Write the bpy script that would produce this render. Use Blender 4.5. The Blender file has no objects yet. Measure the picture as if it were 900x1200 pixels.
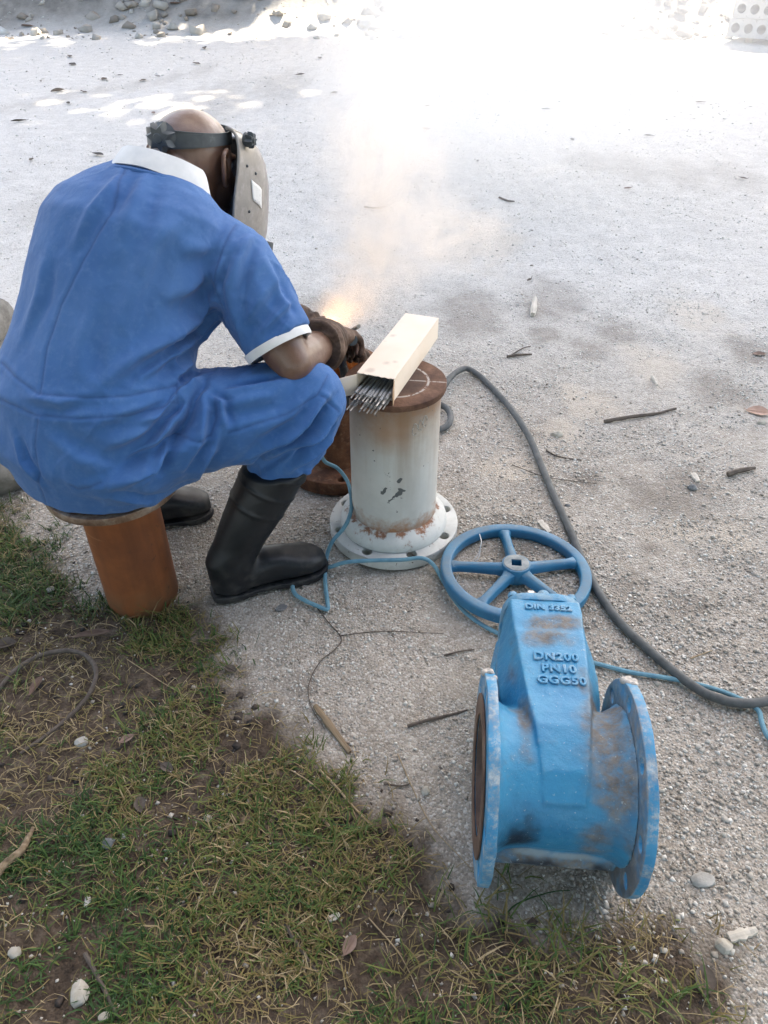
import bpy, bmesh, math, random
import numpy as np
from mathutils import Vector, Matrix
from mathutils.bvhtree import BVHTree

random.seed(7)
RNG = np.random.default_rng(7)
SC = bpy.context.scene
COL = SC.collection
R = math.radians

# ------------------------------------------------------------------ camera
CAM_H = 1.32
PITCH = R(38.5)
cam_data = bpy.data.cameras.new('camera')
cam = bpy.data.objects.new('camera', cam_data)
COL.objects.link(cam)
cam.location = (0, 0, CAM_H)
cam.rotation_euler = (R(90) - PITCH, 0, 0)
cam_data.sensor_fit = 'VERTICAL'
cam_data.sensor_height = 36
cam_data.sensor_width = 27
cam_data.lens = 27
cam_data.clip_start = 0.02
cam_data.clip_end = 600
SC.camera = cam

# ------------------------------------------------------------------ light
SUN_EL, SUN_AZ = R(52), R(25)          # azimuth clockwise from +y
SUN_STRENGTH, SKY_STRENGTH, EXPOSURE = 4.0, 0.15, 2.28
world = bpy.data.worlds.new('World')
SC.world = world
world.use_nodes = True
wt = world.node_tree
wt.nodes.clear()
sky = wt.nodes.new('ShaderNodeTexSky')
sky.sky_type = 'NISHITA'
sky.sun_disc = False
sky.sun_elevation = SUN_EL
sky.sun_rotation = SUN_AZ
sky.air_density, sky.dust_density, sky.ozone_density = 1.0, 3.0, 0.6
bg = wt.nodes.new('ShaderNodeBackground')
bg.inputs['Strength'].default_value = SKY_STRENGTH
wo = wt.nodes.new('ShaderNodeOutputWorld')
wt.links.new(sky.outputs[0], bg.inputs['Color'])
wt.links.new(bg.outputs[0], wo.inputs['Surface'])
SUN_DIR = Vector((math.sin(SUN_AZ) * math.cos(SUN_EL), math.cos(SUN_AZ) * math.cos(SUN_EL), math.sin(SUN_EL)))
sun_data = bpy.data.lights.new('sun', 'SUN')
sun_data.energy = SUN_STRENGTH
sun_data.angle = R(0.5)
sun_data.color = (1.0, 0.95, 0.87)
sun = bpy.data.objects.new('sun', sun_data)
COL.objects.link(sun)
sun.rotation_euler = (-SUN_DIR).to_track_quat('-Z', 'Y').to_euler()
sun.location = (6, 12, 20)
SC.view_settings.view_transform = 'Standard'
SC.view_settings.look = 'None'
SC.view_settings.gamma = 1
SC.view_settings.use_curve_mapping = False
SC.view_settings.exposure = EXPOSURE
SC.view_settings.use_white_balance = True
SC.view_settings.white_balance_temperature = 7500
SC.view_settings.white_balance_tint = 10
SC.render.engine = 'CYCLES'
SC.cycles.max_bounces = 8
SC.cycles.volume_bounces = 3
SC.cycles.transparent_max_bounces = 8
SC.cycles.use_denoising = True

# ------------------------------------------------------------------ helpers: picture <-> place
_F = np.array([0, math.cos(PITCH), -math.sin(PITCH)])
_U = np.array([0, math.sin(PITCH), math.cos(PITCH)])
_C = np.array([0, 0, CAM_H])


def ray(px, py):
    return _F + np.array([1.0, 0, 0]) * (px - 450) / 900 + _U * (600 - py) / 900


def G(px, py, z=0.0):
    """point of the place that the photograph shows at (px, py), at height z"""
    d = ray(px, py)
    return Vector(_C + d * (z - CAM_H) / d[2])


# ------------------------------------------------------------------ helpers: noise
def _hash(i, j, k, seed):
    n = (i * 374761393 + j * 668265263 + k * 2147483647 + seed * 974711) & 0xFFFFFFFF
    n = ((n ^ (n >> 13)) * 1274126177) & 0xFFFFFFFF
    n = n ^ (n >> 16)
    return (n & 0xFFFF) / 32767.5 - 1.0


def vnoise(p, seed=0):
    p = np.asarray(p, float)
    i = np.floor(p).astype(np.int64)
    f = p - i
    f = f * f * (3 - 2 * f)
    out = 0
    for a in (0, 1):
        for b in (0, 1):
            for c in (0, 1):
                w = (f[:, 0] if a else 1 - f[:, 0]) * (f[:, 1] if b else 1 - f[:, 1]) * (f[:, 2] if c else 1 - f[:, 2])
                out = out + w * _hash(i[:, 0] + a, i[:, 1] + b, i[:, 2] + c, seed)
    return out


def fbm(p, octaves=4, seed=0):
    p = np.asarray(p, float)
    s, a, t = 0, 1.0, 0
    for o in range(octaves):
        s = s + a * vnoise(p * (2 ** o) + 17.3 * o, seed + o)
        t += a
        a *= 0.5
    return s / t


def sstep(a, b, x):
    t = np.clip((x - a) / (b - a), 0, 1)
    return t * t * (3 - 2 * t)


# ------------------------------------------------------------------ helpers: meshes
class MB:
    def __init__(s):
        s.v, s.f = [], []

    def add(s, vs, fs):
        o = len(s.v)
        s.v.extend(tuple(map(float, v)) for v in vs)
        s.f.extend(tuple(i + o for i in f) for f in fs)
        return s

    def mesh(s, name='m', origin=(0, 0, 0)):
        m = bpy.data.meshes.new(name)
        o = origin
        m.from_pydata([(v[0] - o[0], v[1] - o[1], v[2] - o[2]) for v in s.v], [], s.f)
        m.update()
        return m

    # solids
    def box(s, c, size, M=None):
        c = Vector(c)
        vs = []
        for z in (-.5, .5):
            for x, y in ((-.5, -.5), (.5, -.5), (.5, .5), (-.5, .5)):
                p = Vector((x * size[0], y * size[1], z * size[2]))
                vs.append(c + (M @ p if M else p))
        return s.add(vs, [(3, 2, 1, 0), (4, 5, 6, 7), (0, 1, 5, 4), (1, 2, 6, 5), (2, 3, 7, 6), (3, 0, 4, 7)])

    def rings(s, rings, cap=True, closed=False):
        n = len(rings[0])
        vs = [p for r in rings for p in r]
        fs = []
        m = len(rings)
        for k in range(m if closed else m - 1):
            a, b = k * n, ((k + 1) % m) * n
            for i in range(n):
                j = (i + 1) % n
                fs.append((a + i, a + j, b + j, b + i))
        if cap and not closed:
            fs.append(tuple(range(n - 1, -1, -1)))
            fs.append(tuple((m - 1) * n + i for i in range(n)))
        return s.add(vs, fs)

    def lathe(s, prof, N=48, M=None, closed=False, cap=False):
        rs = []
        for r, z in prof:
            ring_ = []
            for i in range(N):
                a = 2 * math.pi * i / N
                p = Vector((r * math.cos(a), r * math.sin(a), z))
                ring_.append(M @ p if M else p)
            rs.append(ring_)
        return s.rings(rs, cap=cap, closed=closed)

    def sphere(s, c, r, M=None, nu=16, nv=10):
        """ellipsoid: r a number or 3 radii; M 3x3 columns"""
        rr = (r, r, r) if isinstance(r, (int, float)) else r
        c = Vector(c)
        vs = [c + (M @ Vector((0, 0, -rr[2])) if M else Vector((0, 0, -rr[2])))]
        for j in range(1, nv):
            t = -math.pi / 2 + math.pi * j / nv
            for i in range(nu):
                a = 2 * math.pi * i / nu
                p = Vector((rr[0] * math.cos(t) * math.cos(a), rr[1] * math.cos(t) * math.sin(a), rr[2] * math.sin(t)))
                vs.append(c + (M @ p if M else p))
        p = Vector((0, 0, rr[2]))
        vs.append(c + (M @ p if M else p))
        fs = []
        for i in range(nu):
            fs.append((0, 1 + (i + 1) % nu, 1 + i))
        for j in range(nv - 2):
            a, b = 1 + j * nu, 1 + (j + 1) * nu
            for i in range(nu):
                k = (i + 1) % nu
                fs.append((a + i, a + k, b + k, b + i))
        L = len(vs) - 1
        a = 1 + (nv - 2) * nu
        for i in range(nu):
            fs.append((L, a + i, a + (i + 1) % nu))
        return s.add(vs, fs)

    def limb(s, pts, radii, N=18):
        pts = [Vector(p) for p in pts]
        for p, r in zip(pts, radii):
            s.sphere(p, r, nu=N, nv=12)
        for (p, q, a, b) in zip(pts, pts[1:], radii, radii[1:]):
            t = (q - p).normalized()
            u = t.orthogonal().normalized()
            w = t.cross(u)
            rs = []
            for c, r in ((p, a), (q, b)):
                rs.append([c + u * (r * math.cos(2 * math.pi * i / N)) + w * (r * math.sin(2 * math.pi * i / N)) for i in range(N)])
            s.rings(rs)
        return s

    def tube(s, pts, radii, N=8, cap=True, flat=None):
        pts = [Vector(p) for p in pts]
        if isinstance(radii, (int, float)):
            radii = [radii] * len(pts)
        t0 = (pts[1] - pts[0]).normalized()
        u = t0.orthogonal().normalized()
        rs = []
        for i, p in enumerate(pts):
            t = (pts[min(i + 1, len(pts) - 1)] - pts[max(i - 1, 0)])
            t = t.normalized() if t.length > 1e-9 else t0
            u = (u - t * u.dot(t))
            u = u.normalized() if u.length > 1e-6 else t.orthogonal().normalized()
            w = t.cross(u)
            rs.append([p + u * (radii[i] * math.cos(2 * math.pi * k / N)) + w * (radii[i] * math.sin(2 * math.pi * k / N)) for k in range(N)])
        return s.rings(rs, cap=cap)

    def loft(s, stations, N=28, e=2.0, cap=True):
        """stations: (centre, u, v, a, b)"""
        rs = []
        for c, u, v, a, b in stations:
            c, u, v = Vector(c), Vector(u).normalized(), Vector(v).normalized()
            r = []
            for i in range(N):
                t = 2 * math.pi * i / N
                x, y = math.cos(t), math.sin(t)
                x = math.copysign(abs(x) ** (2 / e), x)
                y = math.copysign(abs(y) ** (2 / e), y)
                r.append(c + u * (a * x) + v * (b * y))
            rs.append(r)
        return s.rings(rs, cap=cap)


def catmull(pts, n=8):
    pts = [Vector(p) for p in pts]
    P = [pts[0] * 2 - pts[1]] + pts + [pts[-1] * 2 - pts[-2]]
    out = []
    for i in range(1, len(P) - 2):
        a, b, c, d = P[i - 1], P[i], P[i + 1], P[i + 2]
        for k in range(n):
            t = k / n
            out.append(0.5 * ((2 * b) + (c - a) * t + (2 * a - 5 * b + 4 * c - d) * t * t + (3 * b - a - 3 * c + d) * t ** 3))
    out.append(pts[-1])
    return out


def set_smooth(m, angle=None):
    m.shade_smooth()
    if angle is not None:
        m.set_sharp_from_angle(angle=R(angle))


def link(name, mesh, mat=None, parent=None, loc=None, smooth=True, angle=35):
    mesh.name = name
    if mat is not None and len(mesh.materials) == 0:
        mesh.materials.append(mat)
    if smooth:
        set_smooth(mesh, angle)
    o = bpy.data.objects.new(name, mesh)
    COL.objects.link(o)
    if parent is not None:
        o.parent = parent
    if loc is not None:
        o.location = loc
    return o


def empty(name, loc=(0, 0, 0), rot=(0, 0, 0)):
    o = bpy.data.objects.new(name, None)
    o.empty_display_size = 0.05
    COL.objects.link(o)
    o.location = loc
    o.rotation_euler = rot
    return o


def tag(o, label=None, cat=None, group=None, kind=None):
    if label: o['label'] = label
    if cat: o['category'] = cat
    if group: o['group'] = group
    if kind: o['kind'] = kind
    return o


def evaluated(mesh, mods):
    o = bpy.data.objects.new('tmp', mesh)
    COL.objects.link(o)
    for typ, props in mods:
        md = o.modifiers.new(typ.lower(), typ)
        for k, v in props.items():
            setattr(md, k, v)
    dg = bpy.context.evaluated_depsgraph_get()
    dg.update()
    m = bpy.data.meshes.new_from_object(o.evaluated_get(dg), depsgraph=dg)
    bpy.data.objects.remove(o)
    return m


def remesh(mb, voxel, smooth=6, factor=0.5):
    m = mb.mesh('tmp')
    return evaluated(m, [('REMESH', dict(mode='VOXEL', voxel_size=voxel, use_smooth_shade=True)),
                         ('SMOOTH', dict(factor=factor, iterations=smooth))])


def get_co(m):
    a = np.empty(len(m.vertices) * 3, np.float32)
    m.vertices.foreach_get('co', a)
    return a.reshape(-1, 3).astype(float)


def get_no(m):
    a = np.empty(len(m.vertices) * 3, np.float32)
    m.vertices.foreach_get('normal', a)
    return a.reshape(-1, 3).astype(float)


def set_co(m, co):
    m.vertices.foreach_set('co', co.astype(np.float32).ravel())
    m.update()


def add_attr(m, name, arr):
    a = m.attributes.new(name, 'FLOAT', 'POINT')
    a.data.foreach_set('value', np.asarray(arr, np.float32))


def fast_mesh(name, verts, faces_list):
    """faces_list: list of (n,k) int arrays"""
    m = bpy.data.meshes.new(name)
    nl = sum(f.size for f in faces_list)
    nf = sum(len(f) for f in faces_list)
    m.vertices.add(len(verts))
    m.vertices.foreach_set('co', np.asarray(verts, np.float32).ravel())
    m.loops.add(nl)
    m.loops.foreach_set('vertex_index', np.concatenate([f.ravel() for f in faces_list]).astype(np.int32))
    m.polygons.add(nf)
    tot = np.concatenate([np.full(len(f), f.shape[1]) for f in faces_list]).astype(np.int32)
    start = np.concatenate([[0], np.cumsum(tot)[:-1]]).astype(np.int32)
    m.polygons.foreach_set('loop_start', start)
    m.update(calc_edges=True)
    m.validate()
    return m


def circle(r, n, c=(0, 0), ph=0):
    return [(c[0] + r * math.cos(ph + 2 * math.pi * i / n), c[1] + r * math.sin(ph + 2 * math.pi * i / n)) for i in range(n)]


def plate(loops, z0, z1, bevel=0.0015, name='plate'):
    """flat plate with real holes: loops[0] the outline, the others holes"""
    bm = bmesh.new()
    edges = []
    for lp in loops:
        vs = [bm.verts.new((x, y, z0)) for x, y in lp]
        for i in range(len(vs)):
            edges.append(bm.edges.new((vs[i], vs[(i + 1) % len(vs)])))
    bmesh.ops.triangle_fill(bm, edges=edges, use_beauty=True, use_dissolve=False)
    geom = bmesh.ops.extrude_face_region(bm, geom=list(bm.faces))['geom']
    bmesh.ops.translate(bm, verts=[g for g in geom if isinstance(g, bmesh.types.BMVert)], vec=(0, 0, z1 - z0))
    bmesh.ops.recalc_face_normals(bm, faces=list(bm.faces))
    if bevel:
        es = [e for e in bm.edges if len(e.link_faces) == 2 and e.calc_face_angle(0) > 1.0]
        bmesh.ops.bevel(bm, geom=es, offset=bevel, segments=2, profile=0.5, affect='EDGES')
    m = bpy.data.meshes.new(name)
    bm.to_mesh(m)
    bm.free()
    return m


def join(meshes, mats=None):
    bm = bmesh.new()
    for m in meshes:
        bm.from_mesh(m)
    out = bpy.data.meshes.new('joined')
    bm.to_mesh(out)
    bm.free()
    return out


def xform(m, M):
    m.transform(M)
    m.update()
    return m


# ------------------------------------------------------------------ helpers: materials
class Mat:
    def __init__(s, name):
        s.m = bpy.data.materials.new(name)
        s.m.use_nodes = True
        s.t = s.m.node_tree
        s.t.nodes.clear()
        s.out = s.t.nodes.new('ShaderNodeOutputMaterial')
        s.co = None

    def n(s, typ, ins=None, **props):
        nd = s.t.nodes.new('ShaderNode' + typ)
        for k, v in props.items():
            setattr(nd, k, v)
        for k, v in (ins or {}).items():
            s.put(nd.inputs[k], v)
        return nd

    def put(s, sock, v):
        if isinstance(v, bpy.types.NodeSocket):
            s.t.links.new(v, sock)
        elif isinstance(v, (tuple, list)) and len(v) == 3 and sock.type == 'RGBA':
            sock.default_value = (*v, 1)
        else:
            sock.default_value = v

    def coord(s):
        if s.co is None:
            s.co = s.n('TexCoord').outputs['Object']
        return s.co

    def noise(s, scale, detail=4, rough=0.55, vec=None, dist=0.0):
        return s.n('TexNoise', {'Vector': vec or s.coord(), 'Scale': scale, 'Detail': detail, 'Roughness': rough, 'Distortion': dist}).outputs['Fac']

    def voro(s, scale, feature='F1', out='Distance', vec=None):
        return s.n('TexVoronoi', {'Vector': vec or s.coord(), 'Scale': scale}, feature=feature).outputs[out]

    def ramp(s, fac, stops, interp='LINEAR'):
        nd = s.n('ValToRGB', {'Fac': fac})
        nd.color_ramp.interpolation = interp
        el = nd.color_ramp.elements
        while len(el) < len(stops):
            el.new(0.5)
        for e, (p, c) in zip(el, stops):
            e.position = p
            c = (c, c, c) if isinstance(c, (int, float)) else c
            e.color = (*c, 1)
        return nd.outputs['Color']

    def mix(s, fac, a, b, mode='MIX'):
        nd = s.n('Mix', data_type='RGBA', blend_type=mode)
        s.put(nd.inputs[0], fac)
        s.put(nd.inputs[6], a)
        s.put(nd.inputs[7], b)
        return nd.outputs[2]

    def math(s, op, a, b=0.0, c=None, clamp=False):
        nd = s.n('Math', operation=op, use_clamp=clamp)
        s.put(nd.inputs[0], a)
        s.put(nd.inputs[1], b)
        if c is not None: s.put(nd.inputs[2], c)
        return nd.outputs[0]

    def xyz(s, vec=None):
        return s.n('SeparateXYZ', {0: vec or s.coord()}).outputs

    def attr(s, name):
        return s.n('Attribute', attribute_name=name).outputs['Fac']

    def mr(s, v, a, b, c=0.0, d=1.0):
        return s.n('MapRange', {'Value': v, 'From Min': a, 'From Max': b, 'To Min': c, 'To Max': d}, clamp=True).outputs[0]

    def bump(s, h, strength=0.3, dist=0.002, normal=None):
        ins = {'Height': h, 'Strength': strength, 'Distance': dist}
        if normal is not None: ins['Normal'] = normal
        return s.n('Bump', ins).outputs[0]

    def finish(s, color, rough=0.6, normal=None, metal=0.0, spec=0.5, **extra):
        ins = {'Base Color': color, 'Roughness': rough, 'Metallic': metal, 'Specular IOR Level': spec}
        ins.update(extra)
        b = s.n('BsdfPrincipled', ins)
        if normal is not None:
            s.put(b.inputs['Normal'], normal)
        s.t.links.new(b.outputs[0], s.out.inputs['Surface'])
        return s.m


M = {}


def build_materials():
    # ---- ground: pale crushed limestone with soil where the grass grows
    k = Mat('ground')
    big = k.noise(1.3, 5, 0.6)
    mid = k.noise(9, 5, 0.65)
    fine = k.noise(120, 3, 0.7)
    v1 = k.n('TexVoronoi', {'Vector': k.coord(), 'Scale': 170.0})
    v2 = k.n('TexVoronoi', {'Vector': k.coord(), 'Scale': 420.0})
    base = k.ramp(mid, [(0.25, (.275, .238, .195)), (0.5, (.36, .323, .276)), (0.78, (.45, .413, .366))])
    base = k.mix(k.mr(big, .35, .65), k.mix(0.35, base, (.27, .24, .205)), base)
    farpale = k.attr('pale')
    base = k.mix(farpale, base, k.ramp(mid, [(0.25, (.49, .47, .44)), (0.75, (.65, .63, .595))]))  # paler far off: partly its own tone, partly distant haze in the colour
    # grit
    grit = k.n('SeparateColor', {0: v1.outputs['Color']}).outputs[0]
    base = k.mix(k.math('MULTIPLY', k.mr(grit, .72, .95), .55), base, (.60, .575, .53))
    base = k.mix(k.math('MULTIPLY', k.mr(grit, .25, .0), .5), base, (.17, .145, .12))
    grit2 = k.n('SeparateColor', {0: v2.outputs['Color']}).outputs[0]
    base = k.mix(k.math('MULTIPLY', k.mr(grit2, .8, .98), .5), base, (.62, .60, .56))
    base = k.mix(k.attr('bank'), base, k.ramp(k.noise(4, 6, .7), [(.3, (.15, .135, .118)), (.7, (.33, .305, .27))]))  # bank colour darkened to stand in for tree shade
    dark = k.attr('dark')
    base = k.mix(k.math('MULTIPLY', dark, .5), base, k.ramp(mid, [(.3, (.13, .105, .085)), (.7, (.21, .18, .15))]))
    warm_pale = k.attr('warm_pale')
    base = k.mix(k.math('MULTIPLY', warm_pale, .42), base, (.56, .48, .385))  # patches of warmer, paler ground colour
    soil = k.attr('soil')
    soilc = k.ramp(k.noise(35, 6, .7), [(.3, (.030, .022, .016)), (.5, (.075, .055, .040)), (.72, (.16, .128, .098))])
    base = k.mix(soil, base, soilc)
    h = k.math('ADD', k.math('MULTIPLY', v1.outputs['Distance'], -1.2), k.math('ADD', k.math('MULTIPLY', fine, .8), k.math('ADD', k.math('MULTIPLY', k.noise(38, 5, .7), 1.6), k.math('MULTIPLY', k.noise(7, 5, .6), 5.0))))
    M['ground'] = k.finish(base, .93, k.bump(h, .75, .004), spec=.2)

    k = Mat('pebble')
    t = k.attr('tint')
    c = k.ramp(t, [(0, (.16, .135, .11)), (.25, (.27, .235, .195)), (.55, (.40, .37, .325)), (.8, (.52, .50, .455)), (1, (.72, .71, .67))])
    c = k.mix(k.math('MULTIPLY', k.noise(300, 3), .5), c, (.3, .27, .23))
    M['pebble'] = k.finish(c, .9, spec=.25)

    k = Mat('grass')
    t = k.attr('tint')
    c = k.ramp(t, [(0, (.025, .066, .016)), (.28, (.060, .112, .025)), (.48, (.130, .148, .038)), (.62, (.165, .125, .045)), (.82, (.25, .185, .090)), (1, (.38, .30, .18))])
    M['grass'] = k.finish(c, .6, spec=.3)

    # ---- clothing
    k = Mat('blue_cotton')
    w1 = k.n('TexWave', {'Vector': k.coord(), 'Scale': 420.0, 'Distortion': 1.0}, bands_direction='DIAGONAL').outputs['Fac']
    n1 = k.noise(7, 5, .6)
    n2 = k.noise(60, 4, .7)
    c = k.ramp(n1, [(.3, (.029, .115, .325)), (.7, (.045, .150, .375))])
    c = k.mix(k.math('MULTIPLY', k.mr(n2, .5, .8), .35), c, (.13, .25, .48))
    c = k.mix(k.math('MULTIPLY', k.mr(k.noise(3.2, 4, .6), .45, .7), .35), c, (.10, .215, .46))
    c = k.mix(k.math('MULTIPLY', k.attr('seam'), .6), c, (.020, .060, .18))
    hh = k.math('ADD', k.math('MULTIPLY', w1, .25), k.math('ADD', k.math('MULTIPLY', n2, .8), k.math('MULTIPLY', k.noise(18, 4, .6, dist=.6), 2.2)))
    M['blue_cotton'] = k.finish(c, .82, k.bump(hh, .45, .0035), spec=.25, **{'Sheen Weight': .15, 'Sheen Roughness': .5})

    k = Mat('white_cotton')
    c = k.ramp(k.noise(30, 4), [(.3, (.66, .68, .70)), (.7, (.78, .79, .80))])
    M['white_cotton'] = k.finish(c, .85, k.bump(k.noise(60, 4), .2, .002), spec=.2)

    k = Mat('skin')
    c = k.ramp(k.noise(14, 5, .6), [(.3, (.115, .058, .038)), (.7, (.17, .092, .062))])
    c = k.mix(k.math('MULTIPLY', k.noise(90, 3), .3), c, (.09, .045, .03))
    c = k.mix(k.math('MULTIPLY', k.mr(k.noise(500, 2), .55, .7), .35), c, (.045, .026, .02))
    M['skin'] = k.finish(c, k.mr(k.noise(60, 4), .3, .7, .34, .55), k.bump(k.math('ADD', k.noise(260, 4, .7), k.math('MULTIPLY', k.noise(30, 4, .6), 2.5)), .4, .0012), spec=.5, **{'Coat Weight': .35, 'Coat Roughness': .3})

    k = Mat('glove_leather')
    c = k.ramp(k.noise(22, 6, .65), [(.30, (.030, .019, .014)), (.48, (.085, .052, .037)), (.62, (.17, .112, .083)), (.78, (.30, .22, .175))])
    M['glove_leather'] = k.finish(c, .7, k.bump(k.noise(70, 5, .7), .5, .002), spec=.3)

    k = Mat('boot_rubber')
    dust = k.mr(k.noise(16, 6, .7), .48, .75)
    z = k.xyz()[2]
    low = k.mr(z, .16, .0)
    c = k.mix(k.math('MULTIPLY', dust, k.math('ADD', k.math('MULTIPLY', low, .48), .03)), (.006, .008, .011), (.17, .155, .135))
    M['boot_rubber'] = k.finish(c, k.mr(dust, 0, 1, .46, .75), k.bump(k.noise(40, 4), .12, .002), spec=.45)

    # ---- metal and paint
    k = Mat('orange_pipe')
    n1 = k.noise(6, 6, .65)
    n2 = k.n('TexNoise', {'Vector': k.n('Mapping', {'Vector': k.coord(), 'Scale': (30, 30, 3)}).outputs[0], 'Scale': 1.0, 'Detail': 5.0}).outputs['Fac']
    c = k.ramp(n1, [(.3, (.165, .052, .022)), (.52, (.25, .082, .030)), (.75, (.31, .12, .052))])
    c = k.mix(k.math('MULTIPLY', k.mr(n2, .45, .68), .6), c, (.11, .040, .020))
    z = k.xyz()[2]
    c = k.mix(k.math('MULTIPLY', k.mr(z, .09, .0), k.mr(k.noise(25, 5), .38, .6)), c, (.15, .075, .04))
    sp = k.mr(k.noise(55, 3, .6), .66, .72)
    c = k.mix(k.math('MULTIPLY', sp, .7), c, (.10, .045, .025))
    sc_ = k.n('TexNoise', {'Vector': k.n('Mapping', {'Vector': k.coord(), 'Scale': (8, 8, 60), 'Rotation': (0, .4, 0)}).outputs[0], 'Scale': 1.0, 'Detail': 4.0}).outputs['Fac']
    c = k.mix(k.math('MULTIPLY', k.mr(sc_, .63, .72), .35), c, (.45, .26, .14))
    M['orange_pipe'] = k.finish(c, .55, k.bump(k.noise(80, 5, .7), .25, .001), spec=.4)

    k = Mat('worn_steel')
    n1 = k.noise(28, 6, .7)
    c = k.ramp(n1, [(.3, (.085, .045, .03)), (.45, (.18, .11, .075)), (.6, (.30, .23, .18)), (.8, (.46, .42, .38))])
    M['worn_steel'] = k.finish(c, .5, k.bump(n1, .3, .001), metal=.35)

    k = Mat('rust')
    n1 = k.noise(16, 7, .7)
    c = k.ramp(n1, [(.25, (.035, .018, .012)), (.42, (.085, .036, .020)), (.58, (.16, .070, .036)), (.78, (.26, .135, .075))])
    c = k.mix(k.math('MULTIPLY', k.mr(k.noise(60, 4), .55, .75), .5), c, (.30, .19, .12))
    M['rust'] = k.finish(c, .85, k.bump(k.noise(90, 6, .75), .6, .002), spec=.3)

    k = Mat('rusty_plate')          # blank on top of the spool, chalk ring and cross drawn on it
    x, y, z = k.xyz()
    n1 = k.noise(22, 7, .7)
    c = k.ramp(n1, [(.25, (.045, .024, .018)), (.45, (.10, .050, .033)), (.62, (.17, .092, .06)), (.8, (.27, .17, .115))])
    rad = k.math('SQRT', k.math('ADD', k.math('MULTIPLY', x, x), k.math('MULTIPLY', y, y)))
    c = k.mix(k.math('MULTIPLY', k.mr(rad, .074, .068), .5), c, (.06, .045, .04))
    d = k.math('ABSOLUTE', k.math('SUBTRACT', rad, .078))
    chalk = k.mr(d, .0035, .0018)
    d2 = k.math('ABSOLUTE', k.math('ADD', k.math('MULTIPLY', x, .12), k.math('SUBTRACT', y, .004)))
    chalk = k.math('MAXIMUM', chalk, k.math('MULTIPLY', k.mr(d2, .0028, .0014), .8))
    chalk = k.math('MULTIPLY', chalk, k.mr(k.noise(120, 3), .36, .5))
    c = k.mix(k.math('MULTIPLY', chalk, .6), c, (.58, .56, .52))
    M['rusty_plate'] = k.finish(c, .82, k.bump(k.noise(100, 6, .75), .5, .0015), spec=.3)

    k = Mat('old_white_paint')      # pipe of the spool: grey-white paint, scorched top, rusty foot
    x, y, z = k.xyz()
    n1 = k.noise(9, 6, .65)
    n2 = k.noise(30, 6, .7)
    c = k.ramp(n1, [(.3, (.51, .51, .48)), (.7, (.62, .615, .58))])
    top = k.math('ADD', k.mr(z, .22, .43), k.math('MULTIPLY', k.math('SUBTRACT', n1, .5), 1.5))
    c = k.mix(k.mr(top, .2, .8, 0, .6), c, k.ramp(n2, [(.3, (.25, .17, .115)), (.7, (.40, .31, .23))]))
    burn = k.math('ADD', k.mr(z, .33, .435), k.math('MULTIPLY', k.math('SUBTRACT', n2, .5), 1.2))
    c = k.mix(k.mr(burn, .35, .9, 0, .85), c, k.ramp(n2, [(.3, (.13, .065, .04)), (.7, (.31, .17, .09))]))
    foot = k.math('ADD', k.mr(z, .15, .062), k.math('MULTIPLY', k.math('SUBTRACT', n2, .5), 1.5))
    c = k.mix(k.mr(foot, .42, .95, 0, .95), c, k.ramp(n2, [(.35, (.15, .06, .03)), (.6, (.34, .16, .075))]))
    drip = k.n('TexNoise', {'Vector': k.n('Mapping', {'Vector': k.coord(), 'Scale': (26, 26, 2.2)}).outputs[0], 'Scale': 1.0, 'Detail': 5.0}).outputs['Fac']
    c = k.mix(k.math('MULTIPLY', k.mr(drip, .48, .7), k.mr(z, .16, .42, .12, .75)), c, (.25, .15, .085))
    orange = k.math('MULTIPLY', k.math('MULTIPLY', k.mr(z, .30, .36), k.mr(z, .425, .37)), k.mr(k.math('ABSOLUTE', k.math('ADD', x, .025)), .075, .01))
    c = k.mix(k.math('MULTIPLY', orange, .62), c, (.34, .165, .075))
    # paint chips in a patch on the front
    chip = k.mr(k.noise(46, 3, .5, dist=.4), .59, .61)
    px_ = k.math('ADD', k.math('POWER', k.math('DIVIDE', k.math('ADD', x, .012), .05), 2.0), k.math('POWER', k.math('DIVIDE', k.math('SUBTRACT', z, .215), .055), 2.0))
    chip = k.math('MULTIPLY', chip, k.math('MULTIPLY', k.mr(px_, 1.0, .55), k.mr(y, .0, -.02)))
    chip = k.math('MAXIMUM', chip, k.mr(k.noise(75, 2), .745, .76))
    c = k.mix(chip, c, (.10, .105, .105))
    M['old_white_paint'] = k.finish(c, .5, k.bump(k.math('ADD', n2, k.math('MULTIPLY', chip, -1.2)), .35, .0015), spec=.4)

    k = Mat('white_flange_paint')
    x, y, z = k.xyz()
    n1 = k.noise(12, 6, .7)
    n2 = k.noise(42, 6, .7)
    rad = k.math('SQRT', k.math('ADD', k.math('MULTIPLY', x, x), k.math('MULTIPLY', y, y)))
    c = k.ramp(n1, [(.3, (.47, .48, .455)), (.7, (.60, .605, .58))])
    c = k.mix(k.math('MULTIPLY', k.mr(n2, .5, .75), .35), c, (.33, .30, .26))
    near = k.math('ADD', k.mr(rad, .165, .108), k.math('MULTIPLY', k.math('SUBTRACT', n2, .5), 2.6))
    c = k.mix(k.mr(near, .75, 1.05, 0, .95), c, k.ramp(n1, [(.35, (.11, .040, .022)), (.6, (.30, .125, .055))]))
    chip = k.mr(k.noise(70, 4, .6), .64, .67)
    c = k.mix(k.math('MULTIPLY', chip, k.mr(z, .034, .024)), c, (.14, .10, .075))
    M['white_flange_paint'] = k.finish(c, .6, k.bump(n2, .35, .0015), spec=.35)

    k = Mat('blue_paint')
    n1 = k.noise(7, 6, .7)
    n2 = k.noise(38, 6, .7)
    gn = k.n('NewGeometry')
    edge = k.mr(gn.outputs['Pointiness'], .515, .57)
    c = k.ramp(n1, [(.3, (.010, .18, .365)), (.7, (.032, .28, .475))])
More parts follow.
